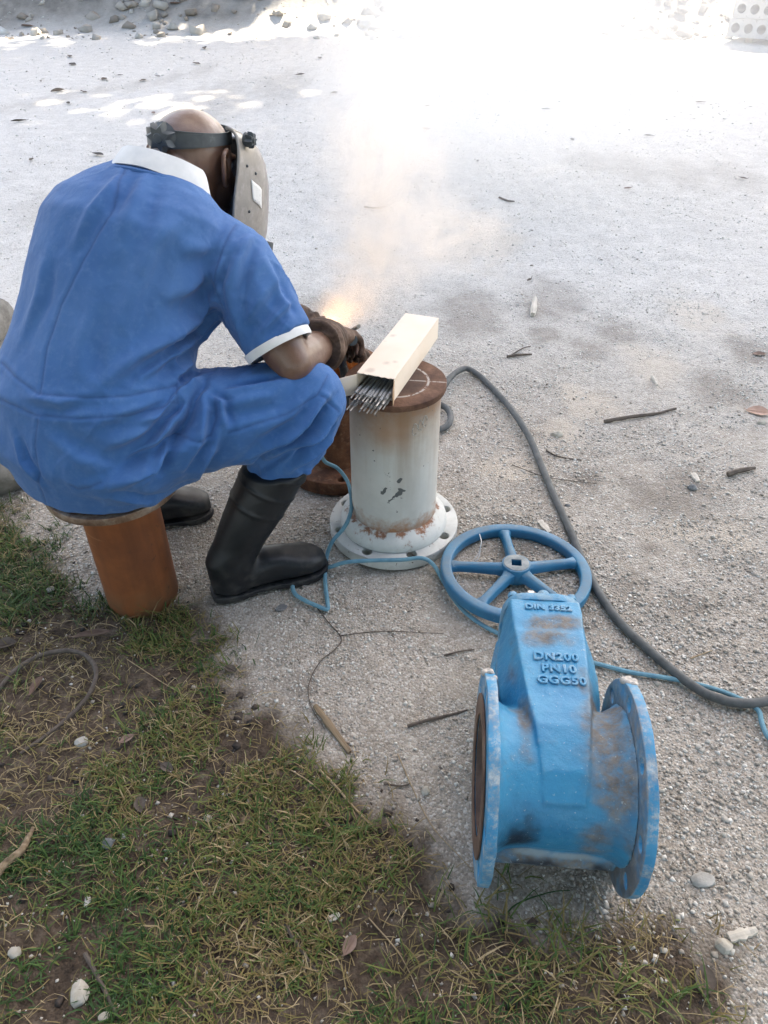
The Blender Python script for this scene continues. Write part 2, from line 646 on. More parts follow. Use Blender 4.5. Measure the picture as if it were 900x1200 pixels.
    c = k.mix(k.math('MULTIPLY', k.mr(n2, .52, .78), .30), c, (.10, .34, .50))
    dirt = k.math('MAXIMUM', k.math('MULTIPLY', k.math('MULTIPLY', k.mr(k.noise(6.5, 6, .7), .53, .66), k.mr(k.noise(55, 5, .7), .3, .6)), .5), k.math('MULTIPLY', k.attr('dirt'), k.mr(k.noise(60, 5, .7), .28, .58, .35, 1)))
    c = k.mix(k.math('MULTIPLY', dirt, .9), c, k.ramp(n2, [(.35, (.13, .098, .072)), (.65, (.26, .21, .16))]))
    blk = k.mr(k.noise(5.2, 5, .7, vec=k.n('Mapping', {'Vector': k.coord(), 'Location': (3.3, 1.2, .7)}).outputs[0]), .63, .72)
    c = k.mix(k.math('MULTIPLY', blk, .35), c, (.010, .022, .05))
    c = k.mix(k.math('MULTIPLY', k.attr('soot'), .9), c, (.008, .012, .022))
    c = k.mix(k.math('MULTIPLY', k.attr('chalky'), .7), c, (.33, .40, .43))
    ch = k.mr(k.noise(170, 3, .6), .67, .70)
    c = k.mix(k.math('MULTIPLY', ch, .55), c, (.42, .50, .52))
    c = k.mix(k.math('MULTIPLY', edge, k.math('MULTIPLY', k.mr(n2, .42, .6), .6)), c, (.36, .45, .48))
    M['blue_paint'] = k.finish(c, k.mr(dirt, 0, 1, .38, .85), k.bump(k.math('ADD', k.math('ADD', k.math('MULTIPLY', k.noise(170, 5, .8), 1.3), k.math('MULTIPLY', k.noise(45, 4, .7), .8)), k.math('MULTIPLY', dirt, 1.5)), .55, .0018), spec=.5)

    k = Mat('blue_flange_paint')
    n1 = k.noise(9, 6, .7)
    n2 = k.noise(34, 6, .75)
    c = k.ramp(n1, [(.3, (.012, .185, .375)), (.7, (.034, .28, .485))])
    wear = k.math('MULTIPLY', k.mr(k.noise(24, 7, .8), .45, .58), k.mr(n2, .33, .56))
    c = k.mix(k.math('MULTIPLY', wear, .8), c, k.ramp(n2, [(.35, (.12, .085, .065)), (.5, (.30, .30, .29)), (.66, (.50, .53, .53))]))
    dirt = k.mr(k.noise(8, 5, .7, vec=k.n('Mapping', {'Vector': k.coord(), 'Location': (1.3, 5.2, .7)}).outputs[0]), .5, .62)
    c = k.mix(k.math('MULTIPLY', dirt, k.math('MULTIPLY', k.mr(k.xyz()[2], .10, -.1), .55)), c, (.16, .125, .095))
    x_ = k.xyz()[0]
    inner = k.math('MULTIPLY', k.math('MULTIPLY', k.mr(x_, .1085, .1070), k.mr(x_, .09, .0905)), k.mr(k.noise(14, 5, .7), .30, .55))
    c = k.mix(k.math('MULTIPLY', inner, .8), c, k.ramp(n2, [(.35, (.12, .09, .07)), (.65, (.26, .21, .165))]))
    M['blue_flange_paint'] = k.finish(c, .5, k.bump(n2, .5, .0018), spec=.45)

    k = Mat('flange_face')
    n1 = k.noise(18, 6, .7)
    c = k.ramp(n1, [(.3, (.060, .032, .022)), (.5, (.125, .070, .048)), (.7, (.20, .13, .095))])
    c = k.mix(k.math('MULTIPLY', k.mr(k.noise(9, 5), .55, .7), .5), c, (.20, .20, .19))
    M['flange_face'] = k.finish(c, .75, k.bump(k.noise(80, 5), .3, .001))

    k = Mat('wheel_paint')
    n1 = k.noise(10, 5, .6)
    n2 = k.noise(50, 6, .7)
    z = k.xyz()[2]
    c = k.ramp(n1, [(.3, (.008, .115, .235)), (.7, (.018, .18, .325))])
    nz = k.n('SeparateXYZ', {0: k.n('NewGeometry').outputs['Normal']}).outputs[2]
    dust = k.math('MULTIPLY', k.mr(nz, .55, .95), k.mr(k.noise(15, 5, .7), .35, .65))
    c = k.mix(k.math('MULTIPLY', dust, .58), c, (.20, .225, .225))
    c = k.mix(k.math('MULTIPLY', k.mr(n2, .62, .7), .5), c, (.30, .38, .40))
    M['wheel_paint'] = k.finish(c, k.mr(dust, 0, 1, .35, .8), k.bump(n2, .3, .0012), spec=.5)

    k = Mat('bare_metal')
    c = k.ramp(k.noise(60, 5), [(.3, (.22, .19, .16)), (.7, (.62, .60, .57))])
    M['bare_metal'] = k.finish(c, .4, k.bump(k.noise(90, 4), .4, .001), metal=.5)

    k = Mat('hub_grey')
    M['hub_grey'] = k.finish(k.ramp(k.noise(70, 5), [(.3, (.12, .16, .18)), (.7, (.30, .32, .32))]), .6)
    k = Mat('concrete_spatter')
    c = k.ramp(k.noise(70, 5), [(.3, (.36, .32, .28)), (.7, (.6, .57, .53))])
    M['concrete_spatter'] = k.finish(c, .95, k.bump(k.noise(120, 5, .7), .8, .003))

    k = Mat('cable_rubber')
    c = k.ramp(k.noise(25, 6, .7), [(.3, (.055, .060, .062)), (.6, (.105, .112, .112)), (.8, (.17, .17, .16))])
    M['cable_rubber'] = k.finish(c, .65, k.bump(k.noise(60, 4), .25, .001), spec=.35)
    k = Mat('blue_cord')
    x, y, z = k.xyz()
    c = k.ramp(k.noise(40, 4), [(.3, (.085, .21, .29)), (.7, (.15, .31, .38))])
    M['blue_cord'] = k.finish(c, .7, k.bump(k.noise(300, 2), .4, .001), spec=.3)
    k = Mat('chalk')
    M['chalk'] = k.finish(k.ramp(k.noise(160, 3), [(.4, (.33, .30, .27)), (.6, (.56, .54, .51))]), .95)
    k = Mat('white_wire')
    M['white_wire'] = k.finish(k.ramp(k.noise(40, 4), [(.3, (.45, .46, .46)), (.7, (.62, .63, .63))]), .5)

    # ---- helmet
    k = Mat('helmet_plastic')
    c = k.ramp(k.noise(9, 6, .7), [(.3, (.215, .200, .185)), (.7, (.335, .315, .29))])
    c = k.mix(k.math('MULTIPLY', k.mr(k.noise(45, 5, .7), .5, .75), .5), c, (.45, .43, .41))
    M['helmet_plastic'] = k.finish(c, .27, k.bump(k.noise(60, 5), .15, .001), spec=.5)
    k = Mat('dark_plastic')
    c = k.ramp(k.noise(30, 5), [(.3, (.035, .045, .055)), (.65, (.075, .09, .10)), (.8, (.17, .19, .20))])
    M['dark_plastic'] = k.finish(c, .5, spec=.4)
    k = Mat('white_sticker')
    x, y, z = k.xyz()
    c = k.mix(k.mr(k.noise(130, 3), .62, .68, 0, .6), (.72, .73, .73), (.35, .36, .37))
    M['white_sticker'] = k.finish(c, .5)
    k = Mat('dark_glass')
    M['dark_glass'] = k.finish((.01, .014, .012), .08, spec=.6)

    # ---- small things
    k = Mat('cardboard')
    c = k.ramp(k.noise(10, 5), [(.3, (.76, .635, .51)), (.7, (.82, .715, .60))])
    c = k.mix(k.mr(k.noise(20, 4, .6), .68, .74, 0, .35), c, (.36, .29, .24))
    x, y, z = k.xyz()
    for cx, cy, rr in ((.062, -.004, .009), (.075, -.020, .006), (.02, .02, .012), (.20, .03, .008)):
        d = k.math('SQRT', k.math('ADD', k.math('POWER', k.math('SUBTRACT', x, cx), 2.0), k.math('POWER', k.math('SUBTRACT', y, cy), 2.0)))
        c = k.mix(k.math('MULTIPLY', k.mr(k.math('ADD', d, k.math('MULTIPLY', k.noise(90, 4), .012)), rr + .008, rr), .35), c, (.34, .26, .21))
    M['cardboard'] = k.finish(c, .8, k.bump(k.noise(30, 4), .15, .002), spec=.25)
    k = Mat('cardboard_inside')
    M['cardboard_inside'] = k.finish(k.ramp(k.noise(25, 5), [(.3, (.50, .42, .34)), (.7, (.60, .53, .45))]), .85)
    k = Mat('cardboard_torn')
    M['cardboard_torn'] = k.finish(k.ramp(k.noise(25, 5), [(.3, (.52, .33, .20)), (.7, (.63, .42, .28))]), .85)
    k = Mat('electrode_coating')
    c = k.ramp(k.noise(30, 5), [(.3, (.25, .25, .245)), (.7, (.40, .40, .39))])
    M['electrode_coating'] = k.finish(c, .7, k.bump(k.noise(200, 3), .3, .0006))
    k = Mat('electrode_core')
    M['electrode_core'] = k.finish(k.ramp(k.noise(120, 3), [(.3, (.30, .29, .28)), (.7, (.5, .49, .48))]), .35, metal=.8)

    k = Mat('stone')
    c = k.ramp(k.noise(16, 6, .7), [(.25, (.25, .235, .21)), (.5, (.41, .395, .365)), (.78, (.56, .55, .52))])
    M['stone'] = k.finish(c, .92, k.bump(k.noise(60, 6, .7), .6, .003), spec=.25)
    k = Mat('weathered_rock')
    c = k.ramp(k.noise(9, 8, .75), [(.25, (.09, .08, .07)), (.45, (.24, .225, .20)), (.62, (.38, .36, .33)), (.8, (.50, .48, .45))])
    M['weathered_rock'] = k.finish(c, .92, k.bump(k.noise(28, 8, .8), 1.0, .008), spec=.25)
    k = Mat('white_stone')
    c = k.ramp(k.noise(30, 6, .7), [(.25, (.28, .25, .20)), (.5, (.43, .40, .34)), (.78, (.54, .52, .47))])
    M['white_stone'] = k.finish(c, .9, k.bump(k.noise(80, 6, .7), .5, .002), spec=.25)
    k = Mat('grey_stone')
    c = k.ramp(k.noise(30, 6, .7), [(.25, (.10, .105, .105)), (.7, (.22, .23, .235))])
    M['grey_stone'] = k.finish(c, .9, k.bump(k.noise(80, 6, .7), .4, .002), spec=.25)
    k = Mat('concrete')
    c = k.ramp(k.noise(5, 6, .7), [(.3, (.24, .25, .255)), (.7, (.34, .35, .355))])
    M['concrete'] = k.finish(c, .9, k.bump(k.noise(30, 6, .7), .4, .004), spec=.25)
    k = Mat('dry_leaf')
    c = k.ramp(k.noise(30, 6, .7), [(.3, (.15, .098, .078)), (.6, (.25, .175, .14)), (.8, (.34, .25, .20))])
    M['dry_leaf'] = k.finish(c, .75, k.bump(k.noise(60, 5), .4, .002), spec=.3)
    k = Mat('leaf_scraps')
    M['leaf_scraps'] = k.finish(k.ramp(k.attr('tint'), [(0, (.018, .014, .012)), (.5, (.05, .036, .028)), (1, (.17, .115, .075))]), .8)
    k = Mat('pink_leaf')
    c = k.ramp(k.noise(30, 6, .7), [(.3, (.36, .23, .17)), (.7, (.50, .34, .27))])
    M['pink_leaf'] = k.finish(c, .75, k.bump(k.noise(60, 5), .4, .002), spec=.3)
    k = Mat('twig_bark')
    c = k.ramp(k.noise(60, 5, .7), [(.3, (.055, .042, .034)), (.7, (.13, .105, .085))])
    M['twig_bark'] = k.finish(c, .85, k.bump(k.noise(120, 4), .5, .001))
    k = Mat('dry_straw')
    c = k.ramp(k.noise(40, 5, .7), [(.3, (.24, .17, .095)), (.7, (.38, .29, .18))])
    M['dry_straw'] = k.finish(c, .7)
    k = Mat('weathered_wood')
    g_ = k.n('TexNoise', {'Vector': k.n('Mapping', {'Vector': k.coord(), 'Scale': (8, 120, 120)}).outputs[0], 'Scale': 1.0, 'Detail': 5.0}).outputs['Fac']
    c = k.ramp(g_, [(.3, (.12, .082, .05)), (.55, (.235, .17, .105)), (.8, (.34, .27, .19))])
    M['weathered_wood'] = k.finish(c, .85, k.bump(g_, .6, .002))
    k = Mat('pale_wood')
    g_ = k.n('TexNoise', {'Vector': k.n('Mapping', {'Vector': k.coord(), 'Scale': (8, 120, 120)}).outputs[0], 'Scale': 1.0, 'Detail': 5.0}).outputs['Fac']
    M['pale_wood'] = k.finish(k.ramp(g_, [(.3, (.42, .38, .32)), (.8, (.66, .62, .55))]), .85, k.bump(g_, .6, .002))
    k = Mat('bark')
    M['bark'] = k.finish(k.ramp(k.noise(12, 6, .7), [(.3, (.07, .055, .042)), (.7, (.17, .14, .11))]), .9, k.bump(k.noise(20, 6), .8, .01))
    k = Mat('foliage')
    b = k.finish(k.ramp(k.attr('tint'), [(0, (.035, .075, .02)), (1, (.085, .14, .04))]), .55)
    M['foliage'] = b

    # ---- smoke
    def smoke(name, dens, col, nscale, aniso=.2, lo=.38, hi=.66):
        k = Mat(name)
        p = k.coord()
        ln = k.n('VectorMath', {0: p}, operation='LENGTH').outputs['Value']
        fall = k.math('POWER', k.mr(ln, 1.0, .0), 1.4)
        nz = k.noise(nscale, 4, .6, dist=.5)
        d = k.math('MULTIPLY', k.math('MULTIPLY', fall, k.mr(nz, lo, hi)), dens)
        v = k.n('VolumePrincipled', {'Color': col, 'Density': d, 'Anisotropy': aniso})
        k.t.links.new(v.outputs[0], k.out.inputs['Volume'])
        return k.m
    M['smoke_dense'] = smoke('smoke_dense', 24.0, (.985, .90, .80), 2.2)
    M['smoke_mid'] = smoke('smoke_mid', 19.0, (.97, .90, .835), 2.5, lo=.44, hi=.66)
    M['smoke_faint'] = smoke('smoke_faint', .05, (.99, .98, .97), 1.4, lo=.2, hi=.6)
    M['smoke_wisp'] = smoke('smoke_wisp', 2.6, (.98, .95, .91), 2.2, lo=.42, hi=.66)
    M['smoke_thin'] = smoke('smoke_thin', .68, (.99, .98, .97), 1.4, lo=.2, hi=.6)
    k = Mat('arc_glow')
    e = k.n('Emission', {'Color': (1, .62, .28), 'Strength': 30.0})
    k.t.links.new(e.outputs[0], k.out.inputs['Surface'])
    M['arc_glow'] = k.m


build_materials()

# ------------------------------------------------------------------ ground
EDGE_PX = [(-260, 520), (0, 585), (60, 640), (120, 688), (215, 722), (252, 742), (275, 790), (330, 830), (395, 880), (440, 950),
           (500, 1010), (560, 1050), (640, 1062), (720, 1078), (800, 1105), (868, 1140), (930, 1260)]
EDGE = np.array([[*G(*p)[:2]] for p in EDGE_PX])
GRASS_POLY = np.vstack([EDGE, [[.7, -.6], [-3.5, -.6], [-3.5, 2.0]]])


def poly_sd(xy, poly, edge):
    x, y = xy[:, 0], xy[:, 1]
    ins = np.zeros(len(x), bool)
    n = len(poly)
    for i in range(n):
        a, b = poly[i], poly[(i + 1) % n]
        c = ((a[1] > y) != (b[1] > y)) & (x < (b[0] - a[0]) * (y - a[1]) / (b[1] - a[1] + 1e-12) + a[0])
        ins ^= c
    d = np.full(len(x), 1e9)
    for a, b in zip(edge, edge[1:]):
        ab = b - a
        t = np.clip(((x - a[0]) * ab[0] + (y - a[1]) * ab[1]) / (ab @ ab), 0, 1)
        d = np.minimum(d, np.hypot(x - a[0] - t * ab[0], y - a[1] - t * ab[1]))
    return np.where(ins, d, -d)


def p3(x, y, s):
    return np.stack([x * s, y * s, np.zeros_like(x)], 1)


def soil_mask(x, y):
    d = poly_sd(np.stack([x, y], 1), GRASS_POLY, EDGE)
    d = d + .10 * fbm(p3(x, y, 7), 4, 3) + .02 * fbm(p3(x, y, 40), 2, 5)
    return sstep(-.035, .06, d)


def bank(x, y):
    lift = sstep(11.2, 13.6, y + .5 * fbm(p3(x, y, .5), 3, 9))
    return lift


def ground_h(x, y):
    x, y = np.asarray(x, float), np.asarray(y, float)
    near = 1 / (1 + (np.hypot(x, y) / 25) ** 2)
    h = .007 * fbm(p3(x, y, 2.3), 3, 11) + .005 * fbm(p3(x, y, 11), 3, 12) + .0035 * fbm(p3(x, y, 45), 3, 13)
    sm = soil_mask(x, y)
    h = h + sm * (.012 * fbm(p3(x, y, 6), 3, 14) + .004)
    b = bank(x, y)
    h = h * near - .004 + b * (1.0 + .35 * fbm(p3(x, y, .7), 4, 15) + .12 * fbm(p3(x, y, 3), 3, 16)) + .02 * sstep(5, 9, y) * fbm(p3(x, y, .8), 3, 17)
    return h


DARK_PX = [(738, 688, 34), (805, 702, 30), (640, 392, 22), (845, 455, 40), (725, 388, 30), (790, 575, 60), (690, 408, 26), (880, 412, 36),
           (650, 350, 50), (550, 362, 50), (610, 650, 26), (380, 358, 30), (700, 775, 20), (690, 560, 24), (590, 610, 18), (350, 800, 40), (0, 128, 16), (40, 121, 16), (80, 112, 16), (120, 104, 16), (160, 98, 16), (200, 91, 16), (240, 81, 16), (430, 60, 40), (690, 188, 30), (740, 195, 34), (800, 202, 36), (860, 206, 36), (250, 120, 50), (60, 240, 40), (330, 100, 40), (690, 735, 14), (760, 640, 16)]  # far-left arc of spots: ridge shadow painted into the ground colour
WARM_PALE_PX = [(815, 365, 42), (765, 425, 44), (860, 628, 46), (660, 505, 36), (800, 620, 40), (430, 300, 40), (690, 470, 40), (560, 280, 60), (600, 550, 40)]


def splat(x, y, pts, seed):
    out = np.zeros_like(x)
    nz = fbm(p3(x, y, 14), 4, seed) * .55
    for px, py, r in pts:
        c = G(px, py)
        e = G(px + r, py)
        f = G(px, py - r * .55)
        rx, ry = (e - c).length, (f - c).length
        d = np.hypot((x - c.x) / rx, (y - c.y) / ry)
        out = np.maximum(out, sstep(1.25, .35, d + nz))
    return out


def grid_axis(lo, hi, step, far_lo, far_hi, g=1.09):
    a = list(np.arange(lo, hi, step))
    s, x = step, hi
    while x < far_hi:
        a.append(x)
        s *= g
        x += s
    a.append(far_hi)
    s, x = step, lo
    pre = []
    while True:
        s *= g
        x -= s
        if x <= far_lo:
            pre.append(far_lo)
            break
        pre.append(x)
    return np.array(pre[::-1] + a)


def build_ground():
    xs = grid_axis(-1.3, 1.3, .012, -260, 260, 1.05)
    ys = grid_axis(.30, 2.7, .012, -200, 320, 1.028)
    X, Y = np.meshgrid(xs, ys)
    x, y = X.ravel(), Y.ravel()
    z = ground_h(x, y)
    nx, ny = len(xs), len(ys)
    idx = np.arange(nx * ny).reshape(ny, nx)
    q = np.stack([idx[:-1, :-1], idx[:-1, 1:], idx[1:, 1:], idx[1:, :-1]], -1).reshape(-1, 4)
    m = fast_mesh('ground', np.stack([x, y, z], 1), [q])
    add_attr(m, 'soil', soil_mask(x, y))
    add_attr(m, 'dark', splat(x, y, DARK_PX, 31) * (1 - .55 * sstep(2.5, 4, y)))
    add_attr(m, 'warm_pale', splat(x, y, WARM_PALE_PX, 37) * (y < 8))
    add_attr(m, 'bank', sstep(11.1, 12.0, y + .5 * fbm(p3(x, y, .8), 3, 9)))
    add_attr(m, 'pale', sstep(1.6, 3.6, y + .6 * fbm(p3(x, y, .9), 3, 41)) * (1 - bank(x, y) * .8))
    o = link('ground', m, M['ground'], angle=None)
    tag(o, kind='structure')


build_ground()


def H(x, y):
    return float(ground_h(np.array([x]), np.array([y]))[0])


# ------------------------------------------------------------------ shade trees (they stand outside the frame; their shade is in it)
def shade_tree(loc, blobs, n, label, seed, hgt=3.0, size=.24):
    rng = np.random.default_rng(seed)
    t = empty('shade_tree', loc)
    tag(t, label, 'tree')
    mb = MB()
    top = Vector((.3, .2, hgt))
    mb.tube(catmull([(0, 0, -.15), (.05, .02, hgt * .27), (.1, .1, hgt * .63), top], 5), [.26 - .008 * i for i in range(16)], N=12)
    for c, r in blobs:
        e = Vector(c) - Vector(loc)
        mb.tube(catmull([top - Vector((0, 0, .3)), top.lerp(e, .45) + Vector((0, 0, .3)), e], 5), [.10 - .008 * i for i in range(11)], N=8)
    link('trunk', mb.mesh(), M['bark'], t)
    vs = []
    vol = np.array([r[0] * r[1] * r[2] for c, r in blobs])
    pick = rng.choice(len(blobs), n, p=vol / vol.sum())
    C = np.array([b[0] for b in blobs])[pick] - np.array(loc)
    Rr = np.array([b[1] for b in blobs])[pick]
    d = rng.normal(size=(n, 3))
    d /= np.linalg.norm(d, axis=1)[:, None]
    P = C + d * Rr * (rng.random(n) ** .45)[:, None]
    a = rng.normal(size=(n, 3)); a[:, 2] *= .5; a /= np.linalg.norm(a, axis=1)[:, None]
    b = np.cross(a, rng.normal(size=(n, 3))); b /= np.linalg.norm(b, axis=1)[:, None]
    s = size * (.6 + .8 * rng.random(n))[:, None]
    v = np.stack([P - a * s, P + b * s * .42, P + a * s, P - b * s * .42], 1).reshape(-1, 3)
    m = fast_mesh('crown', v, [np.arange(4 * n).reshape(-1, 4)])
    add_attr(m, 'tint', np.repeat(rng.random(n), 4))
    link('crown', m, M['foliage'], t, smooth=False)


shade_tree((-3.4, -2.6, 0), [((-3.6, -1.6, 3.4), (1.9, 1.6, 1.5)), ((-1.8, -2.2, 3.6), (1.9, 1.3, 1.6)), ((-2.4, -1.0, 4.8), (2.0, 1.6, .9)), ((-.6, -3.0, 3.2), (1.8, 1.3, 1.7)), ((-4.6, .6, 3.2), (1.5, 1.7, 1.5))],
           9000, 'unseen broad leafy tree behind the camera, crown shaped to block sky light', 3, 3.0)  # low, dense crown shaped to cut sky light from behind the camera
shade_tree((2.6, -3.6, 0), [((1.2, -2.6, 3.4), (1.9, 1.3, 1.7)), ((3.2, -2.2, 3.4), (1.9, 1.4, 1.7)), ((1.8, -1.6, 5.0), (2.0, 1.5, .9)), ((4.6, -.8, 3.2), (1.5, 1.6, 1.5))],
           8000, 'unseen bushy tree added behind the camera to block sky light, gravel side', 8, 3.0)  # tree added only to cut sky light from behind the camera
GL = [(x + .5 * math.sin(3 * y), y, 13 + .4 * math.sin(x * 5 + y)) for x in (-1.6, 1.2, 3.7) for y in (8.6, 11.6, 14.8, 18.0)] + [(2.4, 10.1, 12.5), (5.0, 10.3, 12.6), (3.8, 9.6, 13.9), (5.0, 8.2, 12.8), (3.0, 11.2, 14.0)]
GR = [(x + .5 * math.sin(3 * y), y, 13 + .4 * math.sin(x * 5 + y)) for x in (6.3, 8.9, 11.4) for y in (9.0, 12.0, 14.9)] + [(5.6, 16.6, 13.2)]
shade_tree((-7.4, 12.0, 0), [(c, (2.0, 2.05, .9)) for c in GL], 24500, 'tall leafy tree left of the yard that shades the middle of the ground', 4, 11.5)
shade_tree((12.5, 12.0, 0), [(c, (2.0, 2.0, .9)) for c in GR], 14000, 'tall leafy tree right of the yard that shades the pale gravel', 6, 11.5)
shade_tree((-7.5, 18.5, .9), [((-3.6, 17.4, 7.0), (2.4, 1.5, 1.0)), ((-.8, 17.6, 7.0), (2.2, 1.5, .9)), ((-4.4, 20.0, 7.2), (2.6, 2.0, 1.0)), ((-1.4, 20.4, 7.4), (2.6, 2.0, .9)), ((-6.4, 17.0, 7.0), (2.2, 1.5, .9))],
           12000, 'leafy tree on the rubble bank at the far left', 5, 6.0)

# ------------------------------------------------------------------ gravel and grass
def rand_basis(rng, n):
    a = rng.normal(size=(n, 3)); a /= np.linalg.norm(a, axis=1)[:, None]
    b = np.cross(a, rng.normal(size=(n, 3))); b /= np.linalg.norm(b, axis=1)[:, None]
    return a, b, np.cross(a, b)


CUBE = np.array([[-1, -1, -1], [1, -1, -1], [1, 1, -1], [-1, 1, -1], [-1, -1, 1], [1, -1, 1], [1, 1, 1], [-1, 1, 1]], float) * .62
CUBE_F = np.array([[0, 3, 2, 1], [4, 5, 6, 7], [0, 1, 5, 4], [1, 2, 6, 5], [2, 3, 7, 6], [3, 0, 4, 7]])


def pebbles(name, x, y, size, tint, rng, sink=.25, flat=.7, zbase=None):
    n = len(x)
    z = ground_h(x, y) if zbase is None else zbase
    a, b, c = rand_basis(rng, n)
    sc = size[:, None] * (.6 + .8 * rng.random((n, 3)))
    T = CUBE[None] * (1 + .95 * (rng.random((n, 8, 3)) - .5))
    T = T * sc[:, None, :]
    V = T[:, :, 0:1] * a[:, None] + T[:, :, 1:2] * b[:, None] + T[:, :, 2:3] * c[:, None]
    flat = np.broadcast_to(np.asarray(flat, float), (n,))
    V[:, :, 2] *= flat[:, None]
    V += np.stack([x, y, z + size * flat * (.5 - sink)], 1)[:, None]
    F = (CUBE_F[None] + (np.arange(n) * 8)[:, None, None]).reshape(-1, 4)
    m = fast_mesh(name, V.reshape(-1, 3), [F])
    add_attr(m, 'tint', np.repeat(tint, 8))
    return m


def build_gravel():
    rng = np.random.default_rng(21)
    X, Y, S = [], [], []
    for n, x0, x1, y0, y1, s0, s1 in ((60000, -.95, 1.05, .40, 1.65, .0012, .0040), (46000, -1.5, 1.9, 1.6, 3.2, .0016, .0045),
                                      (16000, -2.6, 3.4, 3.2, 6.0, .0025, .0060), (5000, -5, 6, 6, 11.5, .005, .011)):
        x = rng.uniform(x0, x1, n); y = rng.uniform(y0, y1, n)
        clump = fbm(p3(x, y, 5.5), 4, 51)
        keep = rng.random(n) < np.clip(.55 + 1.5 * clump, .06, 1) * (1 - .92 * soil_mask(x, y))
        x, y = x[keep], y[keep]
        X.append(x); Y.append(y)
        S.append(s0 + (s1 - s0) * rng.random(len(x)) ** 3.2)
    x, y, s = np.concatenate(X), np.concatenate(Y), np.concatenate(S)
    tint = np.clip(rng.normal(.56, .27, len(x)), 0, 1)
    tint = np.clip(tint + .12 + .30 * sstep(1.5, 3.2, y), 0, 1)  # lighter far off, to offset the shaded sides of the pebbles
    tint = np.where((rng.random(len(x)) < .12) & (soil_mask(x, y) < .4), 1.0, tint)
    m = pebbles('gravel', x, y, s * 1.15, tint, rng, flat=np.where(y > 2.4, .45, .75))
    tag(link('gravel', m, M['pebble'], smooth=False), kind='stuff')
    # coarser loose gravel to the right of the valve
    n = 4200
    x = rng.uniform(.30, .95, n); y = rng.uniform(.50, 1.6, n)
    keep = (rng.random(n) < np.clip(.6 + 1.6 * fbm(p3(x, y, 4), 3, 77), 0, 1) * (1 - .6 * soil_mask(x, y)))
    x, y = x[keep], y[keep]
    s = .0022 + .0045 * rng.random(len(x)) ** 2.5
    m = pebbles('loose_gravel', x, y, s, np.clip(rng.normal(.62, .2, len(x)), 0, 1), rng)
    tag(link('loose_gravel', m, M['pebble'], smooth=False), kind='stuff')
    # rubble on the bank
    n = 5200
    x = rng.uniform(-7.5, 8.5, n); y = 10.9 + 5 * rng.random(n) ** 1.4
    keep = rng.random(n) < np.clip(.35 + .9 * sstep(11, 12.5, y) + fbm(p3(x, y, 1.1), 3, 5), .05, 1)
    x, y = x[keep], y[keep]
    s = .012 + .11 * rng.random(len(x)) ** 5
    m = pebbles('rubble', x, y, s, np.clip(rng.normal(.36, .25, len(x)), 0, 1), rng)  # low tint puts the shade of the bank into the rubble colour
    tag(link('rubble', m, M['pebble'], smooth=False), kind='stuff')


build_gravel()


def blades(name, x, y, length, width, lean, tint, rng, flatness=None):
    """bent grass blades: 2 quads + tip"""
    n = len(x)
    z = ground_h(x, y) - .004
    az = rng.uniform(0, 2 * math.pi, n)
    dx, dy = np.cos(az), np.sin(az)
    curl = rng.normal(0, .5, n)
    segs = np.array([0, .38, .74, 1.0])
    V = np.zeros((n, 7, 3))
    px, py, pz = x.copy(), y.copy(), z.copy()
    ang = lean * .35
    prev = 0
    az2 = az.copy()
    for i, t in enumerate(segs):
        if i:
            L = length * (t - prev)
            ang = ang + lean * (.33 if i < 3 else .4)
            az2 = az2 + curl * .5
            px = px + np.cos(az2) * np.sin(ang) * L
            py = py + np.sin(az2) * np.sin(ang) * L
            pz = pz + np.cos(ang) * L
            pz = np.maximum(pz, z + .004)
        prev = t
        w = width * (1.0, .95, .6, 0)[i]
        sx, sy = -np.sin(az2) * w, np.cos(az2) * w
        if i < 3:
            V[:, 2 * i] = np.stack([px - sx, py - sy, pz], 1)
            V[:, 2 * i + 1] = np.stack([px + sx, py + sy, pz], 1)
        else:
            V[:, 6] = np.stack([px, py, pz], 1)
    base = (np.arange(n) * 7)[:, None]
    q = np.concatenate([base + np.array([0, 1, 3, 2]), base + np.array([2, 3, 5, 4])])
    tr = base + np.array([4, 5, 6])
    m = fast_mesh(name, V.reshape(-1, 3), [q, tr])
    add_attr(m, 'tint', np.repeat(tint, 7))
    return m


